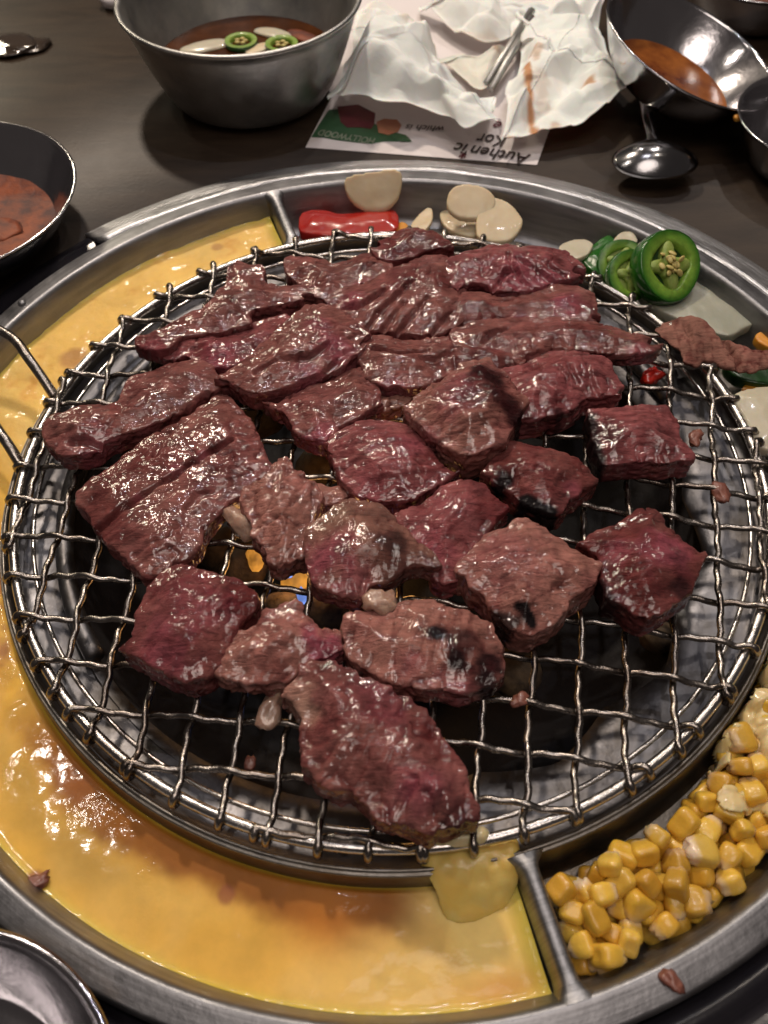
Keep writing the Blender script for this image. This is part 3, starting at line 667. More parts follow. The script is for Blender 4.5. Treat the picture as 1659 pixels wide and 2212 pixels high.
beef('long knobbly piece reaching over the left rim next to the wire handle', z3([(250,880),(330,830),(400,825),(500,810),(560,780),(590,700),(680,660),(770,625),(850,620),(890,650),(920,710),(915,770),(850,810),(760,880),(650,930),(560,960),(450,1005),(400,1040),(330,1050),(290,1010),(250,960)]), 0.003, 0.014, 'brown', 0.8, fib=0.5,
     crease=[dict(p=z3([(290,950),(380,945),(440,960)]), d=.003), dict(p=z3([(640,900),(740,850),(830,770),(890,720)]), d=.003)], pinks=((210,940,0.009,.4),(330,930,0.008,.6),(180,980,0.007,.4)))
beef('biggest flat slab on the left, split by one long diagonal score line', [(420,889),(450,869),(475,849),(500,869),(530,904),(550,939),(565,974),(585,1019),(580,1050),(550,1062),(520,1091),(480,1121),(440,1166),(428,1201),(412,1225),(375,1240),(340,1261),(300,1236),(240,1181),(205,1131),(180,1091),(180,1064),(215,1024),(245,1004),(280,979),(325,944),(380,914)], 0.003, 0.012, 'brown', 0.5, fib=0.55,
     crease=[dict(p=[(205,1133),(300,1075),(380,1025),(500,952)], d=.004, w=.0012), dict(p=[(400,1100),(430,1070),(460,1060)], d=.0015), dict(p=[(330,985),(345,960)], d=.002), dict(p=[(290,1190),(330,1170)], d=.0015)], pinks=((380,1015,0.004,.5),(300,1075,0.004,.5),(440,985,0.004,.5)))
beef('small glossy steak with ragged left edge in the middle, left of the charred cube', [(565,884),(584,866),(602,869),(639,851),(675,833),(712,822),(749,803),(778,787),(793,796),(808,829),(815,862),(820,892),(790,910),(760,930),(725,950),(695,980),(660,965),(640,950),(630,915),(605,905)], 0.005, 0.012, 'brown', 0.8, fib=0.5, rag=1.5, pinks=((700,930,0.009,.7),(660,940,0.008,.5)))
beef('brown beef scrap under the small glossy steak, showing at its right', [(690,935),(740,890),(800,850),(840,855),(885,850),(880,885),(850,900),(800,915),(750,945),(700,955)], 0.002, 0.010, 'grey', 0.2)
beef('dark red square piece with fine parallel grain in the centre of the grate', [(703,962),(720,935),(755,918),(800,905),(850,907),(885,930),(925,975),(960,1010),(990,1035),(960,1065),(920,1090),(870,1112),(820,1112),(775,1090),(745,1060),(725,1010)], 0.003, 0.015, 'pink', 0.5, fib=0.3, pinks=((880,960,0.009,.5),(800,1050,0.008,.5)))
beef('tall glistening cube with burnt dark top corner, largest cube behind the centre', z4([(75,850),(120,800),(190,730),(260,680),(330,630),(380,595),(430,590),(480,640),(530,700),(575,760),(600,820),(590,880),(545,950),(500,1040),(440,1080),(360,1115),(290,1080),(210,1020),(130,930)]), 0.005, 0.021, 'pale', 0.2, fib=0.4, amp=1.2,
     char=((1044,800,0.006,.9),(1065,822,0.006,.8),(1118,880,0.006,.9),(1090,860,0.005,.6),(1020,845,0.012,.28),(1055,870,0.012,.28)), pinks=((985,870,0.012,.5),(1000,830,0.013,.6),(920,925,0.010,.4)))
beef('dark red wedge with two black grill marks right of the centre', [(1040,1034),(1060,1009),(1085,979),(1110,952),(1140,954),(1190,969),(1240,989),(1265,1014),(1289,1042),(1270,1071),(1215,1112),(1180,1140),(1130,1120),(1090,1091),(1048,1055)], 0.003, 0.017, 'dark', 0.1, fib=-0.3,
     char=((1088,1028,0.0045,.95), ([(1135,1065),(1165,1078),(1195,1095)],0.0028,1.0)), pinks=((1240,1040,0.005,.5),))
beef('squarish cube with a blackened left side, highest cube at the right of the grate', z4([(885,820),(960,805),(1080,795),(1200,800),(1230,850),(1260,920),(1300,1000),(1320,1070),(1290,1100),(1200,1110),(1080,1110),(1000,1115),(940,1105),(905,1000),(880,900)]), 0.003, 0.016, 'pink', 0.3, fib=0.1,
     char=(([(1275,890),(1278,930),(1288,975),(1297,1010)],0.0042,.95),(1320,925,0.005,.55),(1340,975,0.005,.4)), pinks=((1380,1015,0.012,.5),))
beef('rosy piece with a narrow tail between the round pale piece and the pale cube', z6([(65,200),(130,160),(200,120),(290,50),(340,35),(400,60),(480,120),(530,170),(505,220),(445,290),(405,340),(335,440),(300,510),(255,540),(215,500),(190,430),(120,340),(70,260)]), 0.003, 0.014, 'pink', 0.5, fib=0.7, char=((972,1165,0.003,.35),), pinks=((930,1180,0.012,.6),(960,1080,0.008,.3)))
beef('pale square cube with a short curved black mark, right of centre', z6([(320,480),(340,410),(400,340),(460,270),(540,240),(590,200),(640,220),(720,270),(800,330),(870,380),(918,440),(890,520),(850,570),(780,620),(720,700),(650,750),(600,775),(540,740),(480,670),(430,610),(370,540)]), 0.003, 0.019, 'pale', 0.15, fib=0.3,
     char=(([(1121,1303),(1135,1308),(1140,1315),(1152,1335)],0.0016,1.0), ([(1035,1310),(1070,1322),(1105,1330)],0.0034,.85), ([(1000,1270),(1020,1295)],0.003,.6)), pinks=((1100,1200,0.02,.25),))
beef('dark crimson cube standing apart at the right edge of the meat', z6([(830,345),(880,290),(980,240),(1060,200),(1120,155),(1170,180),(1240,270),(1320,330),(1370,390),(1345,440),(1305,540),(1240,610),(1160,665),(1090,695),(1020,650),(955,610),(945,540),(925,450),(870,400)]), 0.003, 0.018, 'dark', 0.25, fib=0.5,
     char=(([(1290,1250),(1310,1280),(1335,1310)],0.004,.8),(1475,1258,0.005,.7),(1455,1222,0.008,.25)), pinks=((1440,1190,0.013,.9),(1340,1180,0.008,.5)))
beef('deep purple red cube at the lower left, glossy with a rounded right side', z5([(540,800),(595,720),(635,600),(675,500),(740,430),(800,405),(900,430),(1000,470),(1080,520),(1110,590),(1085,680),(1010,760),(975,830),(940,910),(870,965),(770,940),(680,890),(600,850)]), 0.003, 0.019, 'dark', 0.5, fib=0.9, pinks=((420,1300,0.02,.35),(350,1410,0.014,.55)))
gr = beef('ragged torn piece above the flame, left of the round pale piece', zC([(150,430),(190,340),(290,280),(340,230),(370,160),(420,130),(470,180),(520,250),(580,290),(640,370),(680,430),(660,480),(640,540),(610,640),(585,760),(540,840),(480,875),(390,895),(345,850),(310,780),(270,700),(230,600),(200,520),(160,480)]), 0.004, 0.014, 'pale', 0.2, rag=2.0, amp=1.5, fib=1.2, char=((640,1215,0.005,.35),))
beef('thin tan flap poking out between the dark square piece and the torn piece', zC([(560,290),(620,285),(700,310),(820,310),(870,390),(800,440),(720,480),(640,450),(590,380)]), 0.003, 0.009, 'pale', 0.2)
beef('round pale and purple piece overlapping its neighbours in the centre, ridged lower edge', zC([(600,620),(640,540),(720,480),(800,420),(900,400),(1010,420),(1080,470),(1130,530),(1200,590),(1300,670),(1380,740),(1450,830),(1485,885),(1420,920),(1300,910),(1160,960),(1060,1015),(970,1035),(930,1105),(850,1115),(760,1085),(680,1045),(630,970),(600,880),(580,760)]), 0.008, 0.014, 'grey', 0.5, fib=1.4,
     crease=[dict(p=zC([(940,1060),(935,960),(950,880)]), d=.002), dict(p=zC([(870,1090),(880,1000)]), d=.0018), dict(p=zC([(790,1080),(800,990)]), d=.0015)], char=((850,1165,0.006,.6),(740,1190,0.0035,.5),(815,1105,0.005,.3),(862,1235,0.007,.5)), pinks=((700,1200,0.012,.75),(760,1240,0.012,.5),(740,1170,0.009,.5)), pales=((720,1100,0.006,.3),))
lump = beef('crumbly piece with a bright pink torn right end at the lower left of centre', z5([(955,870),(965,820),(1020,740),(1100,670),(1160,620),(1240,565),(1300,610),(1360,680),(1435,710),(1470,780),(1430,830),(1350,870),(1275,925),(1200,950),(1120,975),(1040,945),(980,910)]), 0.005, 0.015, 'pale', 0.2, rag=2.0, amp=1.8, fib=0.7, pinks=((690,1385,0.009,1.0),(715,1400,0.007,1.0),(665,1360,0.005,.7)))
beef('large oval seared piece with several black char spots in the lower centre', zD([(430,150),(480,110),(560,100),(740,120),(780,70),(850,30),(960,20),(1060,60),(1130,90),(1230,90),(1330,160),(1380,200),(1400,290),(1450,400),(1465,490),(1420,600),(1320,650),(1200,690),(1010,695),(900,665),(760,655),(620,580),(520,510),(450,410),(430,320),(420,230)]), 0.004, 0.015, 'pale', 0.2, fib=1.3, amp=1.15,
     char=((945,1372,0.0036,1.0),(1005,1390,0.006,.6),(990,1428,0.0038,.9),(1055,1430,0.0055,.9),(1052,1460,0.004,.8),(1060,1400,0.005,.35),(905,1365,0.003,.25)), pinks=((880,1435,0.008,.4),(980,1480,0.011,.5)))
beef('largest front piece, dark red glossy beef pointing down to the near rim', zD([(5,690),(60,640),(130,560),(140,490),(250,430),(330,440),(420,480),(520,540),(640,600),(760,650),(850,700),(940,780),(1020,870),(1100,990),(1130,1100),(1190,1230),(1230,1350),(1295,1470),(1240,1540),(1150,1570),(1000,1590),(900,1620),(780,1570),(670,1530),(610,1450),(560,1460),(500,1400),(430,1330),(330,1360),(250,1300),(200,1210),(170,1090),(155,950),(130,810),(60,770),(5,740)]), 0.004, 0.019, 'brown', 0.3, rag=1.7, amp=1.45, fib=1.0,
     char=((975,1745,0.006,.45),(1010,1770,0.005,.5),(725,1430,0.006,.4),(860,1520,0.008,.25),(790,1500,0.005,.3)), pinks=((830,1500,0.015,.5),(900,1700,0.012,.6),(740,1410,0.006,.5)), pales=((640,1500,0.008,.3),(660,1530,0.006,.3)))
# fat on some pieces and crumbs on the grate
def blob(x, y, z, s, sq, rz, mat, label=None, cat=None, name='fat_nub', seed=1, parent=None, amp=0.3):
    p = at(x, y, z); o = rock(name, (p[0], p[1], z), s, seed, mat, sq, amp); o.rotation_euler = (0, 0, rz)
    if parent is not None: o.parent = parent; o.location = Vector(p) - parent.location
    if label: tag(o, label, cat)
    return o
blob(522, 1135, 0.007, 0.0085, (1.0, 0.5, 0.55), -0.75, M_FAT, name='fat_nub', seed=3, parent=gr, amp=0.8)
blob(585, 1530, 0.004, 0.0065, (0.5, 1.2, 0.5), -0.3, M_FAT, name='fat_nub', seed=5, parent=lump, amp=0.9)
blob(820, 1305, 0.015, 0.0062, (1.0, 0.75, 0.7), 0.2, M_FAT, 'small pale knob of fat wedged above the oval seared piece', 'beef fat', seed=8, amp=0.7)
M_BIT = flat('meat_scrap', (0.26, 0.10, 0.07), 0.4, (0.16, 0.05, 0.035), 200, 0.001, 0, 0.5)
for k, (x, y, z, s, lab) in enumerate(((1410, 810, -0.004, 0.0042, 0), (1505, 945, 0.0025, 0.0038, 'meat crumb stuck on the grate right of the squarish cube'), (1558, 1065, 0.0025, 0.0042, 'reddish meat shred on the right side of the grate'), (185, 1075, 0.002, 0.0036, 'brown scrap on the grate near the left handle'), (1125, 1512, 0.003, 0.0030, 'dark red scrap on a wire below the pale cube'), (540, 1648, -0.013, 0.0025, 'tiny browned scrap on the plate under the near wires'), (1452, 2119, 0.0016, 0.0032, 'shred of meat dropped on the near right tray rim'))):
    if lab: blob(x, y, z, s, (1.2, 0.7, 0.5), k * 0.9, M_BIT, lab, 'meat scrap', 'meat_scrap', seed=20 + k, amp=0.6)
    else: blob(x, y, z, s, (1.2, 0.8, 0.7), 0.5, M_RED, 'small wet red pepper bit caught in the grate at the right', 'pepper bit', 'pepper_bit', seed=20, amp=0.8)
blob(78, 1908, EZ + 0.001, 0.0045, (1.1, 0.6, 0.4), 0.8, M_BIT, 'meat scrap sunk at the outer edge of the egg', 'meat scrap', 'meat_scrap', seed=44, amp=1.0)

# ------------------------------------------------------------------ pale egg flap spilling from the ring into the egg
def sheet(poly, z0, thick, zf, vox=0.0009, it=6, zs=None):
    Q = catmull(poly, 5); w = np.array([at(x, y, z0)[:2] for x, y in Q])
    if signed_area(w) < 0: w = w[::-1]
    n = len(w); V = [(*q, z0) for q in w] + [(*q, z0 + thick) for q in w]
    me = bpy.data.meshes.new('t'); me.from_pydata(V, [], [tuple(range(n))[::-1], tuple(range(n, 2 * n))] + [(k, (k + 1) % n, n + (k + 1) % n, n + k) for k in range(n)]); me.update()
    v, f = remesh(me, vox); v = smooth(v, f, it); d = pdist(v[:, :2], w); v[:, 2] += zf(v, d); return v, f
v, f = sheet([(895,1860),(925,1840),(960,1828),(1010,1815),(1085,1812),(1116,1830),(1120,1880),(1112,1930),(1085,1968),(1045,1988),(1000,1998),(960,1985),(942,1940),(915,1895)], -0.0132, 0.0018,
             lambda v, d: 0.0085 * np.exp(-((np.hypot(v[:, 0], v[:, 1]) - 0.1535) / 0.010) ** 2) + 0.0024 * fbm(v * 130, 3, 4) - 0.002 * np.exp(-(d / 0.002) ** 2))
tag(link('egg_flap', mesh('egg_flap', v, f), M_PALEEGG), 'pale yellow egg flap draped from the grill ring into the egg beside the divider', 'egg flap')
v, f = sheet([(930,1800),(960,1788),(1000,1790),(1040,1782),(1060,1800),(1050,1822),(1010,1832),(960,1835),(930,1825)], 0.0006, 0.0028,
             lambda v, d: 0.0012 * fbm(v * 160, 3, 5) - 0.0012 * np.exp(-(d / 0.0016) ** 2))
tag(link('cheese_scrap', mesh('cheese_scrap', v, f), M_CHEESE), 'melted pale cheese stuck on the near grill ring under the tip of the front piece', 'melted cheese')

# ------------------------------------------------------------------ corn
def kernel_mesh(seed):
    rs = np.random.RandomState(seed); b = bmesh.new(); bmesh.ops.create_cube(b, size=2); bmesh.ops.subdivide_edges(b, edges=b.edges, cuts=5, use_grid_fill=True)
    P = np.array([v.co[:] for v in b.verts]); p = 4.2
    P = P / (np.sum(np.abs(P) ** p, axis=1) ** (1 / p))[:, None]
    u = (P[:, 2] + 1) / 2                         # 0 tip .. 1 crown
    wx = 0.72 + 0.28 * sstep(0, 0.7, u); P[:, 0] *= wx * rs.uniform(0.92, 1.08); P[:, 1] *= (0.60 + 0.14 * sstep(0, 0.8, u)) * rs.uniform(0.92, 1.1)
    rr = np.hypot(P[:, 0], P[:, 1] * 1.3)
    P[:, 2] += -0.22 * np.exp(-(rr / 0.45) ** 2) * (u > 0.7) * rs.uniform(0.0, 1)
    P[:, 2] += 0.22 * np.where(u < 0.25, vn(P * 4 + seed, 2), 0) + 0.10 * np.where(u < 0.3, 1, 0)
    P += 0.05 * np.stack([vn(P * 1.7 + seed + k * 9, k) for k in range(3)], 1)
    col = np.tile(np.array([0.90, 0.54, 0.05]), (len(P), 1))
    dark = rs.uniform(0.75, 1.06); col *= dark
    col = blend(col, np.array([0.80, 0.58, 0.24]), (1 - sstep(0.05, 0.38, u)) * 0.9)
    col = blend(col, np.array([0.74, 0.34, 0.015]), sstep(0.7, 1.0, u) * 0.3)
    for v, q in zip(b.verts, P): v.co = q * 0.0044
    me = bpy.data.meshes.new('corn_kernel'); b.to_mesh(me); b.free(); me.polygons.foreach_set('use_smooth', [True] * len(me.polygons))
    setcol(me, col); me.materials.append(M_CORN); return me
def corn_mat():
    m, nt, b = newmat('sweet_corn'); a = nt.nodes.new('ShaderNodeAttribute'); a.attribute_name = 'Col'
    oi = nt.nodes.new('ShaderNodeObjectInfo'); n = noise_node(nt, 220, 3, 0.6)
    c = mix(nt, 1.0, a.outputs['Color'], ramp(nt, oi.outputs['Random'], [(0.0, (0.74, 0.68, 0.9)), (0.5, (0.92, 0.95, 1.3)), (1.0, (1.0, 1.12, 2.2))]), 'MULTIPLY')
    c = mix(nt, 1.0, c, ramp(nt, n.outputs['Fac'], [(0.3, 0.9), (0.7, 1.06)]), 'MULTIPLY')
    nt.links.new(c, b.inputs['Base Color']); b.inputs['Roughness'].default_value = 0.34
    b.inputs['Subsurface Weight'].default_value = 0.3; b.inputs['Subsurface Radius'].default_value = (1, 0.6, 0.1); b.inputs['Subsurface Scale'].default_value = 0.003
    b.inputs['Coat Weight'].default_value = 0.35; b.inputs['Coat Roughness'].default_value = 0.15
    bump(nt, b, n.outputs['Fac'], 0.0004); return m
M_CORN = corn_mat()
KM = [kernel_mesh(k) for k in range(9)]
cornpoly = np.array([at(x, y, -0.012)[:2] for x, y in [(1165,1935),(1200,1880),(1235,1845),(1300,1780),(1370,1740),(1430,1670),(1490,1590),(1560,1520),(1640,1400),(1760,1300),(1860,1330),(1900,1500),(1850,1650),(1760,1790),(1659,1890),(1600,1960),(1510,2000),(1440,2065),(1330,2115),(1250,2150),(1215,2090),(1190,2010)]])
rs = np.random.RandomState(3); pts = []; rk = 0.0034
lo, hi = cornpoly.min(0), cornpoly.max(0)
def restz(q):
    z = FZ + rk
    for (X, Y, Z) in pts:
        d2 = (q[0] - X) ** 2 + (q[1] - Y) ** 2
        if d2 < 4 * rk * rk: z = max(z, Z + math.sqrt(4 * rk * rk - d2) * 0.93)
    return z
for k in range(420):
    best = None
    c = rs.uniform(lo, hi, (40, 2)); c = c[inside(c, cornpoly)]
    rad = np.hypot(c[:, 0], c[:, 1]); an = np.degrees(np.arctan2(c[:, 1], c[:, 0])); dv = np.radians(an + 75.8) * rad; c = c[(rad > np.where(an < -48, 0.1655, 0.1615)) & (rad < 0.1880) & (dv > 0.0075)]
    for q in c[:12]:
        z = restz(q); r = math.hypot(*q); e = 0
        if best is None or z < best[2]: best = (q[0], q[1], z)
    if best and best[2] < FZ + 0.0165: pts.append(best)
cs = 0
for k, (X, Y, Z) in enumerate(sorted(pts, key=lambda p: -p[2])[:295]):
    o = link('corn_kernel', KM[rs.randint(9)], None, None, (X, Y, Z)); o.rotation_euler = (rs.normal(0, 0.9), rs.normal(0, 0.9), rs.uniform(0, 6.28)); s = rs.uniform(0.84, 1.18); o.scale = (s, s, s * rs.uniform(0.92, 1.1))
    chz = math.degrees(math.atan2(Y, X)) > -50
    tag(o, 'yellow sweet corn kernel in the pile of the right tray compartment, near melted cheese' if chz else 'yellow sweet corn kernel in the loose pile beside the near tray divider', 'corn kernel', 'corn kernels under the melted cheese' if chz else 'loose corn kernels in the near right compartment')
# melted cheese over the corn: a heightfield with holes
def cheese_over():
    A = np.radians(np.linspace(-58, -14, 210)); R = np.linspace(0.1575, 0.191, 120); g = np.array([[a, r] for a in A for r in R])
    P = np.stack([g[:, 1] * np.cos(g[:, 0]), g[:, 1] * np.sin(g[:, 0])], 1); top = np.full(len(P), FZ + 0.004)
    for (X, Y, Z) in pts:
        d2 = (P[:, 0] - X) ** 2 + (P[:, 1] - Y) ** 2; top = np.maximum(top, np.where(d2 < (0.0052) ** 2, Z + 0.0036 - d2 * 60, -1))
    top = top.reshape(210, 120)
    for _ in range(5): top[1:-1, 1:-1] = (top[:-2, 1:-1] + top[2:, 1:-1] + top[1:-1, :-2] + top[1:-1, 2:] + top[1:-1, 1:-1] * 2) / 6
    top = top.ravel(); q3 = np.c_[P * 95, np.zeros(len(P))]; n = fbm(q3, 3, 91); dg = np.degrees(g[:, 0])
    keep = ((n + 0.5 * sstep(-52, -38, dg) - 0.9 * (1 - sstep(-57, -50, dg)) + 0.55 * (1 - sstep(0.158, 0.166, g[:, 1])) * sstep(-56, -50, dg)) > 0.0) & (top > FZ + 0.0085)
    z = top + 0.0007 + 0.0006 * fbm(np.c_[P * 300, np.zeros(len(P))], 2, 92) - 0.0022 * (1 - sstep(0.0, 0.22, n + 0.5 * sstep(-52, -38, dg)))
    V = np.c_[P, z]; F = []
    for i in range(209):
        for k in range(119):
            q = (i * 120 + k, (i + 1) * 120 + k, (i + 1) * 120 + k + 1, i * 120 + k + 1)
            if keep[list(q)].all(): F.append(q)
    us = np.unique(np.array(F).ravel()); mp = -np.ones(len(V), int); mp[us] = np.arange(len(us))
    me = mesh('melted_cheese', V[us], mp[np.array(F)]); recalc(me); o = link('melted_cheese', me, M_MELT)
    md = o.modifiers.new('thick', 'SOLIDIFY'); md.thickness = 0.0012; md.offset = 0
    tag(o, 'stringy melted white cheese over the corn at the right edge of the tray', 'melted cheese')
M_MELT = flat('white_melted_cheese', (0.80, 0.58, 0.26), 0.3, (0.82, 0.66, 0.38), 90, 0.0005, 0.5, 0.5)
cheese_over()

# ------------------------------------------------------------------ garlic, peppers, radish in the far compartment
def slab_poly(name, pix, z, thick, mat, label, cat, loc_tilt=(0, 0), rotx=0.0, bulge=0.0, group=None, rag=0.0, vox=0.0007, ztop=None):
    """a slice traced at height z, given its thickness, then leaned about its lower edge by rotx"""
    Q = catmull(pix, 5); ya, yb = Q[:, 1].min(), Q[:, 1].max(); zt = z if ztop is None else ztop
    hz = z + (zt - z) * (yb - Q[:, 1]) / (yb - ya); w = np.array([at(x, y, q)[:2] for (x, y), q in zip(Q, hz)])
    wy0, wy1 = w[:, 1].min(), w[:, 1].max(); zoff = z
    if signed_area(w) < 0: w = w[::-1]
    n = len(w); c = w.mean(0); V = [(*(q - c), 0) for q in w] + [(*(q - c), thick) for q in w]
    me = bpy.data.meshes.new('t'); me.from_pydata(V, [], [tuple(range(n))[::-1], tuple(range(n, 2 * n))] + [(k, (k + 1) % n, n + (k + 1) % n, n + k) for k in range(n)]); me.update()
    v, f = remesh(me, vox); v = smooth(v, f, 2 if thick < 0.0045 else 4, 0.4); d = pdist(v[:, :2], w - c)
    v[:, 2] += np.clip(v[:, 2] / thick, 0, 1) * (bulge * sstep(0, 0.008, d)) + 0.0004 * fbm((v + c[0]) * 140, 2, 7) + v[:, 0] * loc_tilt[0] + v[:, 1] * loc_tilt[1] + (zt - z) * (v[:, 1] + c[1] - wy0) / (wy1 - wy0)
    o = link(name, mesh(name, v, f), mat, None, (c[0], c[1], z)); return tag(o, label, cat, group)
GZ = -0.017
slab_poly('garlic_slice', [(745,400),(760,392),(800,382),(850,375),(868,385),(866,415),(855,440),(830,460),(795,463),(765,448),(748,425)], -0.010, 0.0028, M_GARLIC, 'half moon garlic slice leaning on the far tray wall above the red pepper', 'garlic slice', ztop=0.006, bulge=0.0003, group='raw garlic slices')
slab_poly('garlic_slice', [(965,440),(975,418),(1000,408),(1040,412),(1068,435),(1062,465),(1030,482),(990,478),(968,462)], -0.008, 0.003, M_GARLIC, 'round garlic slice, topmost of the cluster of three', 'garlic slice', ztop=0.002, bulge=0.0003, group='raw garlic slices')
slab_poly('garlic_slice', [(950,470),(965,462),(1000,468),(1032,478),(1045,505),(1020,520),(985,512),(958,495)], -0.016, 0.003, M_GARLIC, 'garlic slice at the lower left of the cluster of three', 'garlic slice', bulge=0.0003, group='raw garlic slices')
slab_poly('garlic_slice', [(1030,470),(1040,445),(1060,437),(1095,445),(1120,470),(1128,490),(1115,515),(1095,530),(1060,530),(1030,520)], -0.0125, 0.003, M_GARLIC, 'large pointed garlic slice at the right of the cluster of three', 'garlic slice', ztop=-0.003, bulge=0.0003, group='raw garlic slices')
slab_poly('garlic_slice', [(888,490),(905,470),(925,459),(935,470),(930,495),(910,512),(885,510)], -0.014, 0.0028, M_GARLIC, 'small curved garlic slice just right of the red pepper', 'garlic slice', (0.2, 0), group='raw garlic slices')
slab_poly('onion_piece', [(1205,545),(1225,532),(1255,528),(1278,538),(1268,560),(1240,572),(1215,565)], -0.006, 0.0035, M_ONION, 'pale cream vegetable chip between the beef pile and the jalapeno', 'onion piece')
slab_poly('onion_piece', [(1322,530),(1340,512),(1362,512),(1375,530),(1350,550),(1325,548)], -0.003, 0.003, M_ONION, 'sliver of white onion peeking out behind the jalapeno slices', 'onion piece')
slab_poly('radish_slab', [(1370,640),(1430,620),(1500,600),(1550,605),(1590,645),(1625,690),(1640,708),(1600,728),(1560,745),(1480,715),(1420,690)], -0.013, 0.006, M_RADISH, 'translucent pale green radish slab under the big jalapeno slice', 'radish slab', vox=0.001)
slab_poly('red_pepper', [(648,500),(655,482),(690,474),(740,484),(800,476),(850,476),(862,495),(855,520),(800,530),(720,532),(655,525)], -0.016, 0.007, M_RED, 'shiny bright red pepper strip lying beside the far divider', 'red pepper', bulge=0.002, vox=0.001)
slab_poly('pepper_bit', [(855,495),(870,488),(885,500),(880,515),(860,518)], -0.015, 0.003, M_ORANGE, 'tiny orange scrap between red pepper and garlic', 'pepper bit')
slab_poly('jalapeno_piece', [(1250,580),(1262,562),(1290,540),(1312,532),(1330,555),(1330,600),(1310,620),(1270,605)], -0.012, 0.007, M_GREEN, 'flat dark green jalapeno piece left of the sliced rings', 'jalapeno', bulge=0.002)
def jalapeno(x, y, z, rad, thick, face, label, detail=True):
    """a cut ring of jalapeno: skin, flesh, hollows, core and seeds; face is the direction its cut side looks"""
    p = at(x, y, z); t = empty('jalapeno_slice', tuple(p), label, 'jalapeno slice', 'jalapeno slices')
    t.rotation_euler = Vector(face).to_track_quat('Z', 'Y').to_euler()
    def rr(a, k): return k * rad * (1 + 0.04 * math.sin(2 * a + 0.5) + 0.025 * math.sin(3 * a + 1))
    n = 72
    def ring(prof, nm, mat):
        V = []; F = []; P = len(prof)
        for i in range(n):
            a = 2 * PI * i / n
            for k, zz in prof: r = rr(a, k); V.append((r * math.cos(a), r * math.sin(a), zz))
        for i in range(n):
            j = (i + 1) % n
            for k in range(P - 1): F.append((i * P + k, j * P + k, j * P + k + 1, i * P + k + 1))
        me = mesh(nm, V, F); recalc(me); link(nm, me, mat, t)
    ring([(0.88, -thick), (0.96, -thick), (1.0, -thick * 0.85), (1.02, -thick * 0.5), (1.005, -0.0007), (0.99, -0.0001), (0.975, 0.0)], 'skin', M_GREEN)
    # flesh: dark under the skin, yellow green inside, cut by four small hollows
    m = 144; V = []; F = []; CC = []; prof = [(0.975, 0.0), (0.92, 0.0001), (0.84, 0.0001), (0.76, 0.0), (0.70, -0.0001), (0.64, -0.0004), (0.62, -thick * 0.6)]
    for i in range(m):
        an = 2 * PI * i / m; pk = (0.5 - 0.5 * math.cos(4 * an + 1.2)) ** 0.7
        for q, (k, zz) in enumerate(prof):
            kk = k if k > 0.8 else 0.8 - (0.8 - k) * (1 + (0.75 * pk - 0.1) * 1.0) if detail else k
            kk = k if k > 0.8 else 0.8 - (0.8 - k) * (1.35 - 0.5 * (1 - pk))
            r = rr(an, kk); V.append((r * math.cos(an), r * math.sin(an), zz + 0.0002 * math.sin(3 * an + 9 * k)))
            u = (0.975 - k) / 0.33; CC.append(np.array([0.02, 0.13, 0.008]) * max(0, 1 - u * 1.3) + np.array([0.20, 0.36, 0.045]) * min(1, u * 1.3))
    P = len(prof)
    for i in range(m):
        j = (i + 1) % m
        for k in range(P - 1): F.append((i * P + k, j * P + k, j * P + k + 1, i * P + k + 1))
    me = mesh('flesh', V, F); setcol(me, np.array(CC)); recalc(me); link('flesh', me, M_PEPPERFLESH, t)
    V, F = lathe([(rad * 0.72, -thick * 0.35), (0.0003, -thick * 0.35)], 24); link('hollow', mesh('hollow', V, F), M_HOLLOW if detail else M_CORE, t)
    V, F = [], []
    # lobed core joined to the flesh by ribs
    m = 120; prof = [(1.0, -thick * 0.34), (0.99, -0.0012), (0.92, -0.0003), (0.6, 0.0002), (0.3, 0.0001), (0.02, 0.0)]
    for i in range(m):
        a = 2 * PI * i / m; s = 0.36 + 0.36 * (0.5 + 0.5 * math.cos(4 * a + 1.2)) ** 1.5 + 0.03 * math.sin(7 * a + 1)
        for k, zz in prof: V.append((rad * s * k * math.cos(a), rad * s * k * math.sin(a), zz + 0.0003 * math.sin(5 * a + k * 9)))
    P = len(prof)
    for i in range(m):
        j = (i + 1) % m
        for k in range(P - 1): F.append((i * P + k, j * P + k, j * P + k + 1, i * P + k + 1))
    me = mesh('core', V, F); recalc(me); link('core', me, M_CORE, t)
    if not detail: return
    b = bmesh.new(); bmesh.ops.create_icosphere(b, subdivisions=2, radius=1); sm = bpy.data.meshes.new('seed')
    for v in b.verts: v.co = (v.co.x * 0.0022, v.co.y * 0.0014, v.co.z * 0.0007)
    b.to_mesh(sm); b.free(); sm.materials.append(M_SEED); sm.polygons.foreach_set('use_smooth', [True] * len(sm.polygons))
    r2 = np.random.RandomState(int(x))
    for k in range(16):
        a = r2.uniform(0, 2 * PI); q = rad * r2.uniform(0.05, 0.40)
        o = link('seed', sm, None, t, (q * math.cos(a), q * math.sin(a) , 0.0012 + r2.uniform(-0.0006, 0.0006))); o.rotation_euler = (r2.uniform(-.7, .7), r2.uniform(-.7, .7), r2.uniform(0, 6.28))
jalapeno(1345, 568, -0.002, 0.0122, 0.006, (0.0, -0.55, 0.75), 'smaller jalapeno ring mostly hidden behind the big seeded slice', False)
jalapeno(1368, 592, 0.000, 0.0125, 0.006, (0.15, -0.55, 0.75), 'middle jalapeno ring tucked left of the big seeded slice', False)
jalapeno(1450, 572, 0.0075, 0.0172, 0.010, (0.30, -0.50, 0.72), 'big glossy green jalapeno slice with pale seeds leaning on the far right tray wall')
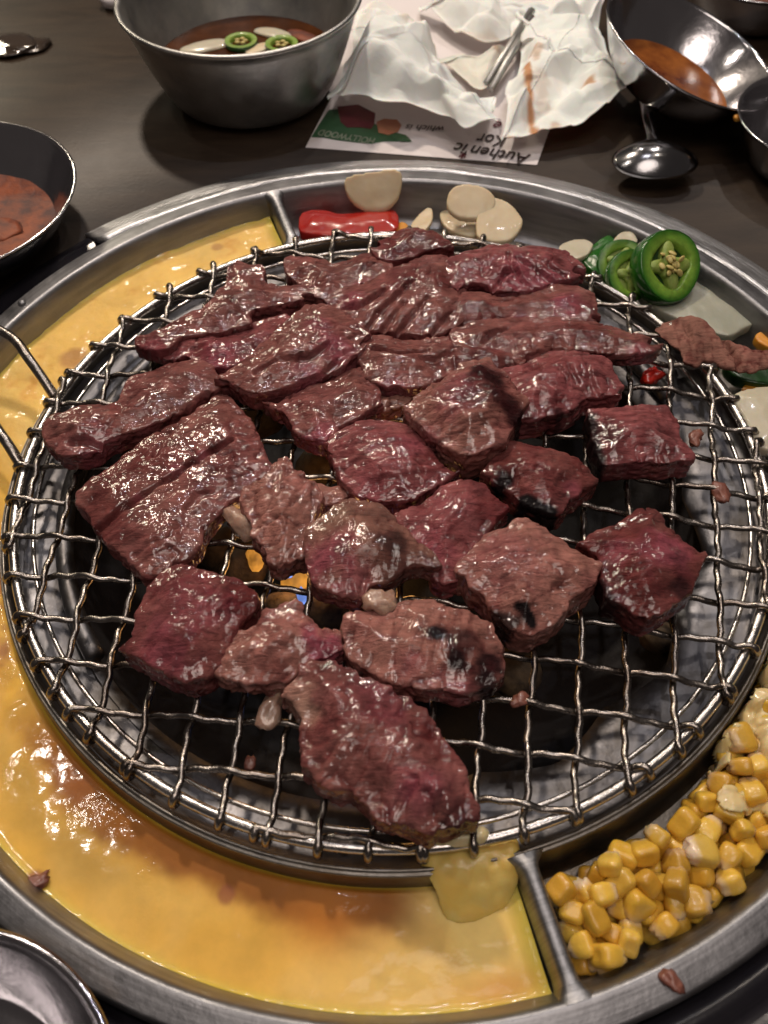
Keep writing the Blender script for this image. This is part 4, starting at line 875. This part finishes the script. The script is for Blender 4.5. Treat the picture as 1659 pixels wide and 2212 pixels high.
beef('thin curled greyish brown beef slice hanging over the right rim of the grate', [(1420,712),(1440,695),(1475,684),(1510,690),(1530,705),(1545,725),(1575,735),(1610,745),(1659,750),(1700,760),(1700,790),(1659,795),(1620,803),(1590,805),(1560,795),(1530,782),(1500,790),(1475,785),(1470,762),(1440,740)], 0.003, 0.0030, 'grey', 0.0, rag=1.2, amp=0.5, wave=0.0075, grow=0.0005, fib=1.5, mat=M_DRYMEAT, name='beef_slice', crease=[dict(p=[(1560,725),(1590,765),(1600,790)], d=.003), dict(p=[(1480,700),(1500,740)], d=.002)], dome=0.6, group=None)
slab_poly('zucchini_piece', [(1555,800),(1600,785),(1680,770),(1740,790),(1740,840),(1659,850),(1600,842),(1570,825)], -0.014, 0.006, M_ZUC, 'dark green zucchini piece under the thin curled slice at the right edge', 'zucchini')
slab_poly('pumpkin_piece', [(1625,738),(1660,726),(1720,735),(1725,765),(1670,770),(1635,758)], -0.012, 0.005, M_ORANGE, 'orange pumpkin piece peeking behind the thin curled slice', 'pumpkin')
slab_poly('pumpkin_piece', [(1600,845),(1650,815),(1720,820),(1720,860),(1650,866),(1610,862)], -0.014, 0.0035, M_ORANGE, 'orange edged vegetable piece between zucchini and white onion', 'pumpkin')
slab_poly('onion_piece', [(1570,885),(1600,868),(1659,862),(1730,865),(1760,900),(1750,960),(1700,985),(1650,990),(1620,975),(1600,930)], -0.005, 0.007, M_ONION, 'thick white onion wedge at the right edge resting by the grill ring', 'onion piece', (0, 0.1), bulge=0.002, vox=0.001)

# ------------------------------------------------------------------ bowls and cups
def bowl(name, c, z0, R, Rb, H, mat, label, cat, tilt=None, t=0.0009, lip=0.0022, group=None, curve=0.5, n=120):
    o = empty(name, (c[0], c[1], z0), label, cat, group)
    if tilt: o.rotation_euler = tilt
    out = []; inn = []
    for k in range(15):
        u = k / 14; r = Rb + (R - Rb) * (u ** (curve if curve else 1)); out.append((r, H * u))
    prof = [(0.0004, 0.0010), (Rb * 0.8, 0.0008), (Rb - 0.003, 0.0)] + out[1:] + [(R + lip * 0.6, H + lip * 0.3), (R + lip * 0.9, H + lip * 0.9), (R + lip * 0.3, H + lip * 1.3), (R - t, H + lip * 0.7)]
    prof += [(r - t - 0.0004, max(h, 0.003)) for r, h in out[::-1][:-1]] + [(Rb - 0.006, 0.0022), (0.0004, 0.0020)]
    V, F = lathe(prof, n); me = mesh('shell', V, F); recalc(me); link('shell', me, mat, o)
    return o
def liquid(parent, r, z, mat, nm='sauce', amp=0.0):
    V, F = lathe([(0.0003, z), (r * 0.3, z), (r * 0.6, z), (r * 0.85, z), (r, z + 0.0004)], 64, wob=lambda a, rr, zz: (rr, zz + amp * float(vn(np.array([[math.cos(a) * rr * 110, math.sin(a) * rr * 110, 0.5]]), 6)[0])))
    me = mesh(nm, V, F); o = link(nm, me, mat, None, tuple(parent.location)); o.rotation_euler = parent.rotation_euler; return o
M_SOY = flat('soy_sauce', (0.045, 0.014, 0.004), 0.12, (0.08, 0.026, 0.008), 60, 0.0001, 0, 0.0); M_SOY.node_tree.nodes['Principled BSDF'].inputs['IOR'].default_value = 1.15
M_CHILI = flat('red_chili_paste', (0.05, 0.004, 0.001), 0.6, (0.24, 0.045, 0.004), 90, 0.0012, 0.0, 0.0)
M_THIN = flat('thin_orange_sauce', (0.10, 0.016, 0.004), 0.15, (0.34, 0.11, 0.02), 40, 0.0004, 0.0, 0.2)
bo = bowl('steel_bowl', (-0.080, 0.3105), TZ, 0.0685, 0.043, 0.054, M_BOWL, 'dull steel bowl of dark soy broth with floating jalapeno at the far side', 'steel bowl', lip=0.0028, curve=0.62)
lq = liquid(bo, 0.0555, 0.020, M_SOY); tag(lq, 'dark brown soy broth in the dull steel bowl with floating vegetables', 'soy broth')
def onbowl(x, y, z): p = at(x, y, z); return p
for (x, y, fx, lab) in ((520, 86, 0, 'left jalapeno ring floating in the soy broth'), (608, 92, 0, 'right jalapeno ring floating in the soy broth')):
    p = at(x, y, TZ + 0.023); o = empty('floating_jalapeno', tuple(p), lab, 'jalapeno slice', 'jalapeno rings in the soy broth')
    V, F = lathe([(0.0082, -0.003), (0.0100, -0.003), (0.0104, -0.0015), (0.0100, 0.0)], 40); link('skin', mesh('skin', V, F), M_ZUC, o)
    V, F = lathe([(0.0100, 0.0), (0.0075, 0.0002), (0.0066, -0.001), (0.0064, -0.003)], 40); link('flesh', mesh('flesh', V, F), M_PITH, o)
    for k in range(5):
        a = k * 1.3; q = rock('seed', (0.0028 * math.cos(a), 0.0028 * math.sin(a), -0.0004), 0.0017, k, M_SEED, (1, 0.7, 0.4), 0.2, 2); q.parent = o
for (x, y, s, rz, lab, mt) in ((445, 100, 0.013, 0.3, 'large white onion petal floating at the left of the soy broth', M_ONION), (590, 72, 0.011, -0.4, 'thin onion slice floating behind the right jalapeno ring', M_ONION), (560, 104, 0.008, 0.7, 'translucent onion sliver between the jalapeno rings', M_GARLIC), (655, 78, 0.010, -0.7, 'reddish soaked onion sliver at the right of the soy broth', M_CHILI)):
    p = at(x, y, TZ + 0.0205); o = rock('onion_petal', tuple(p), s, int(x), mt, (1.25, 0.55, 0.14), 0.15, 3); o.rotation_euler = (0, 0, rz); tag(o, lab, 'onion')
def circ3(pts, z):
    w = np.array([at(x, y, z)[:2] for x, y in pts]); A = np.c_[2 * w, np.ones(len(w))]; q = np.linalg.lstsq(A, (w ** 2).sum(1), rcond=None)[0]
    return q[:2], math.sqrt(q[2] + q[0] ** 2 + q[1] ** 2)
CH = 0.026
c, r = circ3([(0,268),(60,278),(120,305),(165,350),(173,390),(150,430),(100,490),(50,535),(0,570)], TZ + CH)
print('left cup', c, r)
cu = bowl('sauce_cup', c, TZ, r - 0.001, r * 0.62, CH, M_CUP, 'polished steel sauce cup of red chili paste cut by the left edge of the frame', 'sauce cup', lip=0.0012, curve=0.65)
lq = liquid(cu, r * 0.76, CH * 0.22, M_CHILI, 'chili_paste', 0.0006); tag(lq, 'grainy red chili paste in the cup at the left edge', 'chili paste')
rk2 = rock('paste_lump', (c[0] + r * 0.18, c[1] - r * 0.02, TZ + CH * 0.20), 0.011, 4, M_CHILI, (1.6, 1.1, 0.18), 0.7); tag(rk2, 'orange lump of chili paste standing out of the left cup sauce', 'chili paste')
# tilted cup at the top right
RC = 0.0540
p = at(1478, 112, TZ + 0.036)
cu = bowl('sauce_cup', (p[0] - 0.004, p[1] + 0.004), TZ + 0.012, RC, RC * 0.55, 0.026, M_CUP, 'tilted shiny steel cup of thin orange sauce leaning on the napkin', 'sauce cup', tilt=(0.06, 0.33, 0), lip=0.0012, curve=0.6)
lq = liquid(cu, RC * 0.70, 0.0060, M_THIN, 'orange_sauce'); tag(lq, 'thin orange brown dipping sauce pooled in the tilted cup', 'dipping sauce')
c, r = circ3([(1595,240),(1600,290),(1640,350),(1659,375),(1635,178),(1659,148)], TZ + 0.028); print('right cup', c, r)
r = min(max(r, 0.04), 0.048); e = at(1594, 255, TZ + 0.028)
bowl('sauce_cup', (e[0] + r, e[1] - 0.003), TZ, r - 0.001, r * 0.6, 0.028, M_CUP, 'empty steel cup cut off by the right edge below the tilted cup', 'sauce cup', lip=0.0012, curve=0.6)
blob(1592, 255, TZ + 0.026, 0.0022, (1, 1, 0.8), 0, M_ORANGE, 'orange sauce crumb stuck on the rim of the right edge cup', 'sauce crumb', 'sauce_crumb', 3)
e = at(1640, 12, TZ + 0.028)
cu = bowl('sauce_cup', (e[0] + 0.012, e[1] + 0.047), TZ, 0.046, 0.03, 0.028, M_CUP, 'steel cup of orange sauce cut off by the top right corner', 'sauce cup', lip=0.0012, curve=0.6)
lq = liquid(cu, 0.0425, 0.021, M_CHILI, 'orange_sauce', 0.0006); tag(lq, 'orange chili sauce in the cup at the top right corner', 'dipping sauce')
c, r = circ3([(0,2050),(60,2058),(120,2090),(180,2140),(235,2205)], 0.005); print('near cup', c, r)
r = 0.052; e = at(150, 2112, 0.008); d = np.array([-0.62, -0.78])
cu = bowl('sauce_cup', (e[0] + d[0] * r, e[1] + d[1] * r), TZ, r, 0.032, 0.020, M_CUP, 'shiny empty steel cup in the near left corner beside the egg', 'sauce cup', lip=0.0022, curve=0.6)

# ------------------------------------------------------------------ spoon
sp = empty('spoon', (0, 0, 0), 'steel spoon lying face down with its handle under the tilted cup', 'spoon')
c = at(1415, 348, TZ + 0.012); V = []; F = []
nu, nv = 40, 12
for i in range(nv + 1):
    t_ = i / nv
    for k in range(nu):
        a = 2 * PI * k / nu; ex = 0.0235 * t_ * math.cos(a); ey = (0.0150 if math.sin(a) < 0 else 0.0175) * t_ * math.sin(a)
        if math.sin(a) > 0: ex *= 1 - 0.28 * math.sin(a) ** 3 * t_
        V.append((c[0] + ex, c[1] + ey, TZ + 0.012 + 0.0085 * (1 - t_ ** 2.2) + ey * 0.10))
for i in range(nv):
    for k in range(nu): F.append((i * nu + k, i * nu + (k + 1) % nu, (i + 1) * nu + (k + 1) % nu, (i + 1) * nu + k))
me = mesh('spoon_bowl', V, F); recalc(me); M_SPOON = steel('dark_spoon_steel', (0.30, 0.30, 0.31), 0.12, 0.22, 0.0002, 40); o = link('spoon_bowl', me, M_SPOON, sp); md = o.modifiers.new('t', 'SOLIDIFY'); md.thickness = 0.0014
hp = [tuple(at(x, y, z)) for x, y, z in ((1411, 312, TZ + 0.0150), (1408, 293, TZ + 0.0165), (1402, 265, TZ + 0.0155), (1396, 225, TZ + 0.012), (1392, 170, TZ + 0.008), (1392, 110, TZ + 0.005))]
hq = catmull(hp, 6, False); V = []; F = []
for i, q in enumerate(hq):
    u = i / (len(hq) - 1); w = 0.0055 * (1 - sstep(0, 0.16, u)) + 0.0030 + 0.0022 * u
    for (a, b_) in ((-w, 0), (-w * .7, .0010), (0, .0014), (w * .7, .0010), (w, 0), (0, -.0010)): V.append((q[0] + a, q[1], q[2] + b_))
for i in range(len(hq) - 1):
    for k in range(6): F.append((i * 6 + k, i * 6 + (k + 1) % 6, (i + 1) * 6 + (k + 1) % 6, (i + 1) * 6 + k))
me = mesh('handle', V, F); recalc(me); link('handle', me, M_SPOON, sp)

# ------------------------------------------------------------------ paper placemat, napkins, chopsticks
def zE(p): return [(576 + .4698 * x, .4698 * y) for x, y in p]
M_PAPER = flat('printed_paper', (0.80, 0.75, 0.76), 0.75, (0.76, 0.71, 0.71), 20, 0.0003)
PZ = TZ + 0.0006
corn = [at(x, y, PZ) for x, y in ((660, 318), (716, 210), (600, -90), (1330, -60), (1183, 290), (1160, 356))]
def polyobj(name, pts3, mat, parent=None, th=0.0003):
    V = [tuple(p) for p in pts3]; n = len(V); V += [(p[0], p[1], p[2] - th) for p in V]
    F = [tuple(range(n)), tuple(range(2 * n - 1, n - 1, -1))] + [(k, n + k, n + (k + 1) % n, (k + 1) % n) for k in range(n)]
    me = mesh(name, V, F, False); recalc(me); return link(name, me, mat, parent)
mat_o = empty('paper_placemat', (0, 0, 0), 'white printed paper menu under the napkins with a green hollywood band, lying upside down', 'paper menu')
polyobj('sheet', [(p[0], p[1], PZ) for p in corn], M_PAPER, mat_o)
M_PGREEN = flat('print_green', (0.030, 0.10, 0.045), 0.6, (0.045, 0.13, 0.06), 60); M_PRED = flat('print_dark_red', (0.10, 0.012, 0.025), 0.6, (0.16, 0.03, 0.04), 90); M_PPINK = flat('print_pink', (0.45, 0.16, 0.09), 0.6, (0.5, 0.24, 0.14), 90)
M_INK = flat('print_black', (0.03, 0.02, 0.02), 0.6); M_PGREY = flat('print_pale_lettering', (0.30, 0.34, 0.26), 0.6)
PZ2 = PZ + 0.0003
polyobj('green_band', [at(x, y, PZ2) for x, y in zE([(205,630),(235,580),(285,505),(330,500),(400,520),(480,560),(560,600),(640,620),(665,645),(600,650),(540,650),(480,660),(420,655),(330,645),(260,632)])], M_PGREEN, mat_o, 0.0001)
polyobj('dark_red_picture', [at(x, y, PZ2 + 0.0002) for x, y in zE([(325,490),(420,480),(500,520),(495,570),(480,592),(430,585),(370,585),(340,560)])], M_PRED, mat_o, 0.0001)
polyobj('pink_picture', [at(x, y, PZ2 + 0.0003) for x, y in zE([(505,560),(540,545),(600,550),(620,575),(605,605),(560,620),(515,610)])], M_PPINK, mat_o, 0.0001)
polyobj('leaf_picture', [at(x, y, PZ2 + 0.0004) for x, y in zE([(570,625),(600,612),(650,632),(668,650),(620,650),(585,640)])], M_PGREEN, mat_o, 0.0001)
def text(s, x0, y0, x1, y1, size, mat, shear=0.0, bold=0.0, name='lettering'):
    """a line of print whose baseline runs from pixel (x0,y0) to (x1,y1) on the paper"""
    a = at(x0, y0, PZ2 + 0.0004); b = at(x1, y1, PZ2 + 0.0004); cu = bpy.data.curves.new(name, 'FONT'); cu.body = s; cu.size = 1; cu.shear = shear; cu.offset = bold; cu.resolution_u = 3
    o = bpy.data.objects.new('tmp', cu); COL.objects.link(o); bpy.context.view_layer.update()
    me = bpy.data.meshes.new_from_object(o); w = max(v.co.x for v in me.vertices); bpy.data.objects.remove(o)
    L = math.hypot(b[0] - a[0], b[1] - a[1])
    for v in me.vertices: v.co = (v.co.x * L / w, v.co.y * size, 0)
    me.name = name; q = link(name, me, mat, mat_o, (a[0], a[1], PZ2 + 0.0005)); q.rotation_euler = (0, 0, math.atan2(b[1] - a[1], b[0] - a[0]))
text('HOLLYWOOD', *zE([(503,638)])[0], *zE([(246,596)])[0], 0.0090, M_PGREY, 0, 0.01)
text("Authen'ic", *zE([(1215,712)])[0], *zE([(870,655)])[0], 0.0150, M_INK, 0.2, 0.012)
text('Kor', *zE([(1108,628)])[0], *zE([(972,612)])[0], 0.0165, M_INK, 0.2, 0.012)
text('e', *zE([(1092,565)])[0], *zE([(1055,556)])[0], 0.0140, M_PRED, 0.2, 0.01)
text('*', *zE([(925,690)])[0], *zE([(893,686)])[0], 0.0120, M_PRED, 0, 0.02)
text('which is', *zE([(822,582)])[0], *zE([(640,572)])[0], 0.0085, M_INK, 0.3, 0.01)

def napkin_mat():
    m, nt, b = newmat('soft_napkin_paper'); a = nt.nodes.new('ShaderNodeAttribute'); a.attribute_name = 'Col'
    n = noise_node(nt, 900, 3, 0.6); n2 = noise_node(nt, 90, 4, 0.6)
    nt.links.new(a.outputs['Color'], b.inputs['Base Color']); b.inputs['Roughness'].default_value = 0.85; b.inputs['Specular IOR Level'].default_value = 0.2
    x = bump(nt, b, n2.outputs['Fac'], 0.0004); bump(nt, b, n.outputs['Fac'], 0.0001, prev=x)
    b.inputs['Subsurface Weight'].default_value = 0.3; b.inputs['Subsurface Scale'].default_value = 0.003
    return m
M_NAP = napkin_mat()
from mathutils.geometry import delaunay_2d_cdt
def facets(P, cell, seed):
    """height field of flat triangles between random points: sharp straight creases"""
    r = np.random.RandomState(seed); lo = P.min(0) - cell * 1.5; hi = P.max(0) + cell * 1.5; nx = int((hi[0] - lo[0]) / cell) + 1; ny = int((hi[1] - lo[1]) / cell) + 1
    g = np.array([[lo[0] + (i + r.uniform(0, 1)) * cell, lo[1] + (j + r.uniform(0, 1)) * cell] for i in range(nx) for j in range(ny)]); h = r.uniform(0, 1, len(g)) ** 1.3
    res = delaunay_2d_cdt([Vector(q) for q in g], [], [], 0, 1e-7); vv = np.array([list(q) for q in res[0]]); src = [o[0] for o in res[3]]; hh = h[src]
    z = np.zeros(len(P)); done = np.zeros(len(P), bool)
    for t in res[2]:
        a, b, c = vv[t[0]], vv[t[1]], vv[t[2]]; d = (b[1] - c[1]) * (a[0] - c[0]) + (c[0] - b[0]) * (a[1] - c[1])
        if abs(d) < 1e-12: continue
        u = ((b[1] - c[1]) * (P[:, 0] - c[0]) + (c[0] - b[0]) * (P[:, 1] - c[1])) / d; w = ((c[1] - a[1]) * (P[:, 0] - c[0]) + (a[0] - c[0]) * (P[:, 1] - c[1])) / d
        ok = (u >= -1e-6) & (w >= -1e-6) & (u + w <= 1 + 1e-6) & ~done
        z[ok] = u[ok] * hh[t[0]] + w[ok] * hh[t[1]] + (1 - u[ok] - w[ok]) * hh[t[2]]; done |= ok
    return z
def napkin(poly, zc, hgt, seed, label, folds=14, stains=(), tint=(0.92, 0.89, 0.86), lift=0.5):
    """crumpled paper: the outline filled with rings, raised and broken by sharp creases"""
    Q = catmull(poly, 6); tn = np.roll(Q, -1, 0) - np.roll(Q, 1, 0); tn /= np.linalg.norm(tn, axis=1)[:, None] + 1e-9; nn = np.stack([tn[:, 1], -tn[:, 0]], 1)
    if np.mean(np.sum(nn * (Q - Q.mean(0)), 1)) < 0: nn = -nn
    hz = TZ + 0.010 + (zc - TZ) * np.clip(0.4 - 0.6 * nn[:, 1], 0, 1)
    w = np.array([at(x, y, z)[:2] for (x, y), z in zip(Q, hz)]); c = w.mean(0); w = c + (w - c) * 1.05; n = len(w); rs = np.random.RandomState(seed)
    nr = 90; ts = np.linspace(0, 1, nr + 1)[1:] ** 0.9
    idx = np.arange(0, n, 1); V = [np.array([*c])]
    m = 300; s = np.concatenate([[0], np.cumsum(np.hypot(*(np.roll(w, -1, 0) - w).T))]); ww = np.vstack([w, w[:1]]); S = np.linspace(0, s[-1], m, endpoint=False)
    bd = np.stack([np.interp(S, s, ww[:, 0]), np.interp(S, s, ww[:, 1])], 1)
    P = np.vstack([[c]] + [c + (bd - c) * t for t in ts]); T_ = np.concatenate([[0]] + [np.full(m, t) for t in ts])
    warp = 0.004 * np.stack([fbm(np.c_[P * 45, np.full(len(P), seed)], 2, 1), fbm(np.c_[P * 45, np.full(len(P), seed + 5.0)], 2, 2)], 1); Pw = P + warp
    sc = np.array([1.0, 1.35])
    z = 0.62 * facets(Pw * sc, 0.042, seed) + 0.26 * facets(Pw, 0.020, seed + 50) + 0.10 * facets(Pw, 0.009, seed + 90) + 0.25 * np.clip(fbm(np.c_[P * 22, np.full(len(P), seed * 1.7)], 2, 12), 0, 1)
    z = z / z.max() * hgt
    z = TZ + 0.002 + z * (1 - lift * sstep(0.55, 1.0, T_)) + 0.0002 * fbm(np.c_[P * 150, np.zeros(len(P))], 2, 3)
    V = np.c_[P, z]; F = [(0, 1 + k, 1 + (k + 1) % m, 1 + (k + 1) % m) for k in range(m)]; F = [(0, 1 + k, 1 + (k + 1) % m) for k in range(m)]
    for i in range(nr - 1):
        b0 = 1 + i * m
        F += [(b0 + k, b0 + m + k, b0 + m + (k + 1) % m, b0 + (k + 1) % m) for k in range(m)]
    C = np.tile(np.array(tint), (len(V), 1)); nn = fbm(np.c_[P * 150, np.zeros(len(P))], 3, 5)
    for (ln, wd, st, col) in stains:
        ll = np.array([at(x, y, zc)[:2] for x, y in ln]); dd = pdist(P, ll, False) + wd * 0.5 * nn
        C = blend(C, np.array(col), st * (1 - sstep(wd * 0.2, wd, dd)))
    me = mesh('napkin', V, F); setcol(me, C); recalc(me); o = link('napkin', me, M_NAP); md = o.modifiers.new('t', 'SOLIDIFY'); md.thickness = 0.0005
    tag(o, label, 'napkin', 'used paper napkins')
OR = (0.50, 0.22, 0.07); TAN = (0.46, 0.36, 0.24)
napkin(zE([(740,-60),(740,20),(760,60),(850,130),(980,190),(1100,160),(1160,120),(1300,60),(1330,-40),(1100,-90)]), TZ + 0.014, 0.024, 5, 'folded white napkin at the top, behind the other two', folds=10, stains=((zE([(830,110),(950,160),(1060,150)]), 0.006, .35, TAN),))
napkin(zE([(790,215),(860,190),(980,195),(1060,165),(1095,150),(1120,185),(1060,270),(1010,380),(960,380),(880,300)]), TZ + 0.008, 0.012, 9, 'small cream napkin corner with brown stains between the two large napkins', folds=8, stains=((zE([(1090,155),(1070,200),(1050,250)]), 0.005, .7, (0.42, 0.24, 0.12)),), tint=(0.80, 0.76, 0.68))
napkin(zE([(430,20),(480,-40),(560,-60),(640,-20),(700,50),(740,100),(770,210),(830,260),(900,310),(1010,390),(1040,420),(1020,470),(1050,520),(1030,590),(960,620),(890,640),(820,590),(700,545),(600,560),(480,520),(370,490),(300,450),(310,400),(350,340),(380,270),(410,200),(400,140),(420,70)]), TZ + 0.018, 0.042, 11, 'large crumpled white napkin on the left, nearest the dull steel bowl', folds=26, stains=((zE([(640,240),(700,210),(760,240)]), 0.008, .5, TAN), (zE([(640,565),(740,575),(815,580)]), 0.003, .6, (0.34, 0.18, 0.12))))
napkin(zE([(1130,-40),(1135,60),(1140,170),(1180,240),(1135,300),(1110,400),(1120,480),(1095,600),(1130,632),(1240,617),(1350,602),(1500,562),(1600,480),(1680,400),(1640,290),(1560,180),(1530,60),(1520,-40),(1300,-90)]), TZ + 0.016, 0.038, 23, 'large white napkin on the right with orange sauce stains, beside the tilted cup', folds=24, stains=((zE([(1190,350),(1200,430),(1215,520),(1240,600)]), 0.0035, .9, OR), (zE([(1200,300),(1240,280),(1230,340)]), 0.004, .5, OR), (zE([(1245,600),(1300,590),(1330,560)]), 0.004, .5, OR), (zE([(1115,610),(1135,625)]), 0.005, .7, OR), (zE([(1475,400),(1490,430)]), 0.004, .8, OR), (zE([(1150,110),(1160,190)]), 0.0045, .45, OR), (zE([(1250,390),(1280,480)]), 0.008, .25, OR)))
for k, (a, b) in enumerate((((1008, 385), (1128, 195)), ((1032, 410), (1140, 225)))):
    p = at(*zE([a])[0], TZ + 0.009); q = at(*zE([b])[0], TZ + 0.012); V, F = tube([p, q, q + (q - p) * 0.8], [0.0021, 0.0024, 0.003], 8)
    tag(link('chopstick', mesh('chopstick', V, F), M_BOWL), ('left' if k == 0 else 'right') + ' one of two thin metal chopsticks sticking out between the napkins', 'chopstick', 'metal chopsticks between the napkins')
# things at the top left of the table
p = at(20, 92, TZ + 0.003); o = rock('sauce_spill', (p[0], p[1], TZ + 0.002), 0.016, 6, M_GLASS, (1.3, 0.9, 0.10), 0.9); tag(o, 'wet dark brown spill with glints on the table at the far left', 'spill')
p = at(252, 2, TZ + 0.004); o = rock('paper_scrap', (p[0], p[1], TZ + 0.005), 0.010, 2, M_PAPER, (1.3, 0.8, 0.5), 0.3); tag(o, 'white paper scrap at the top edge beside the dull bowl', 'paper scrap')
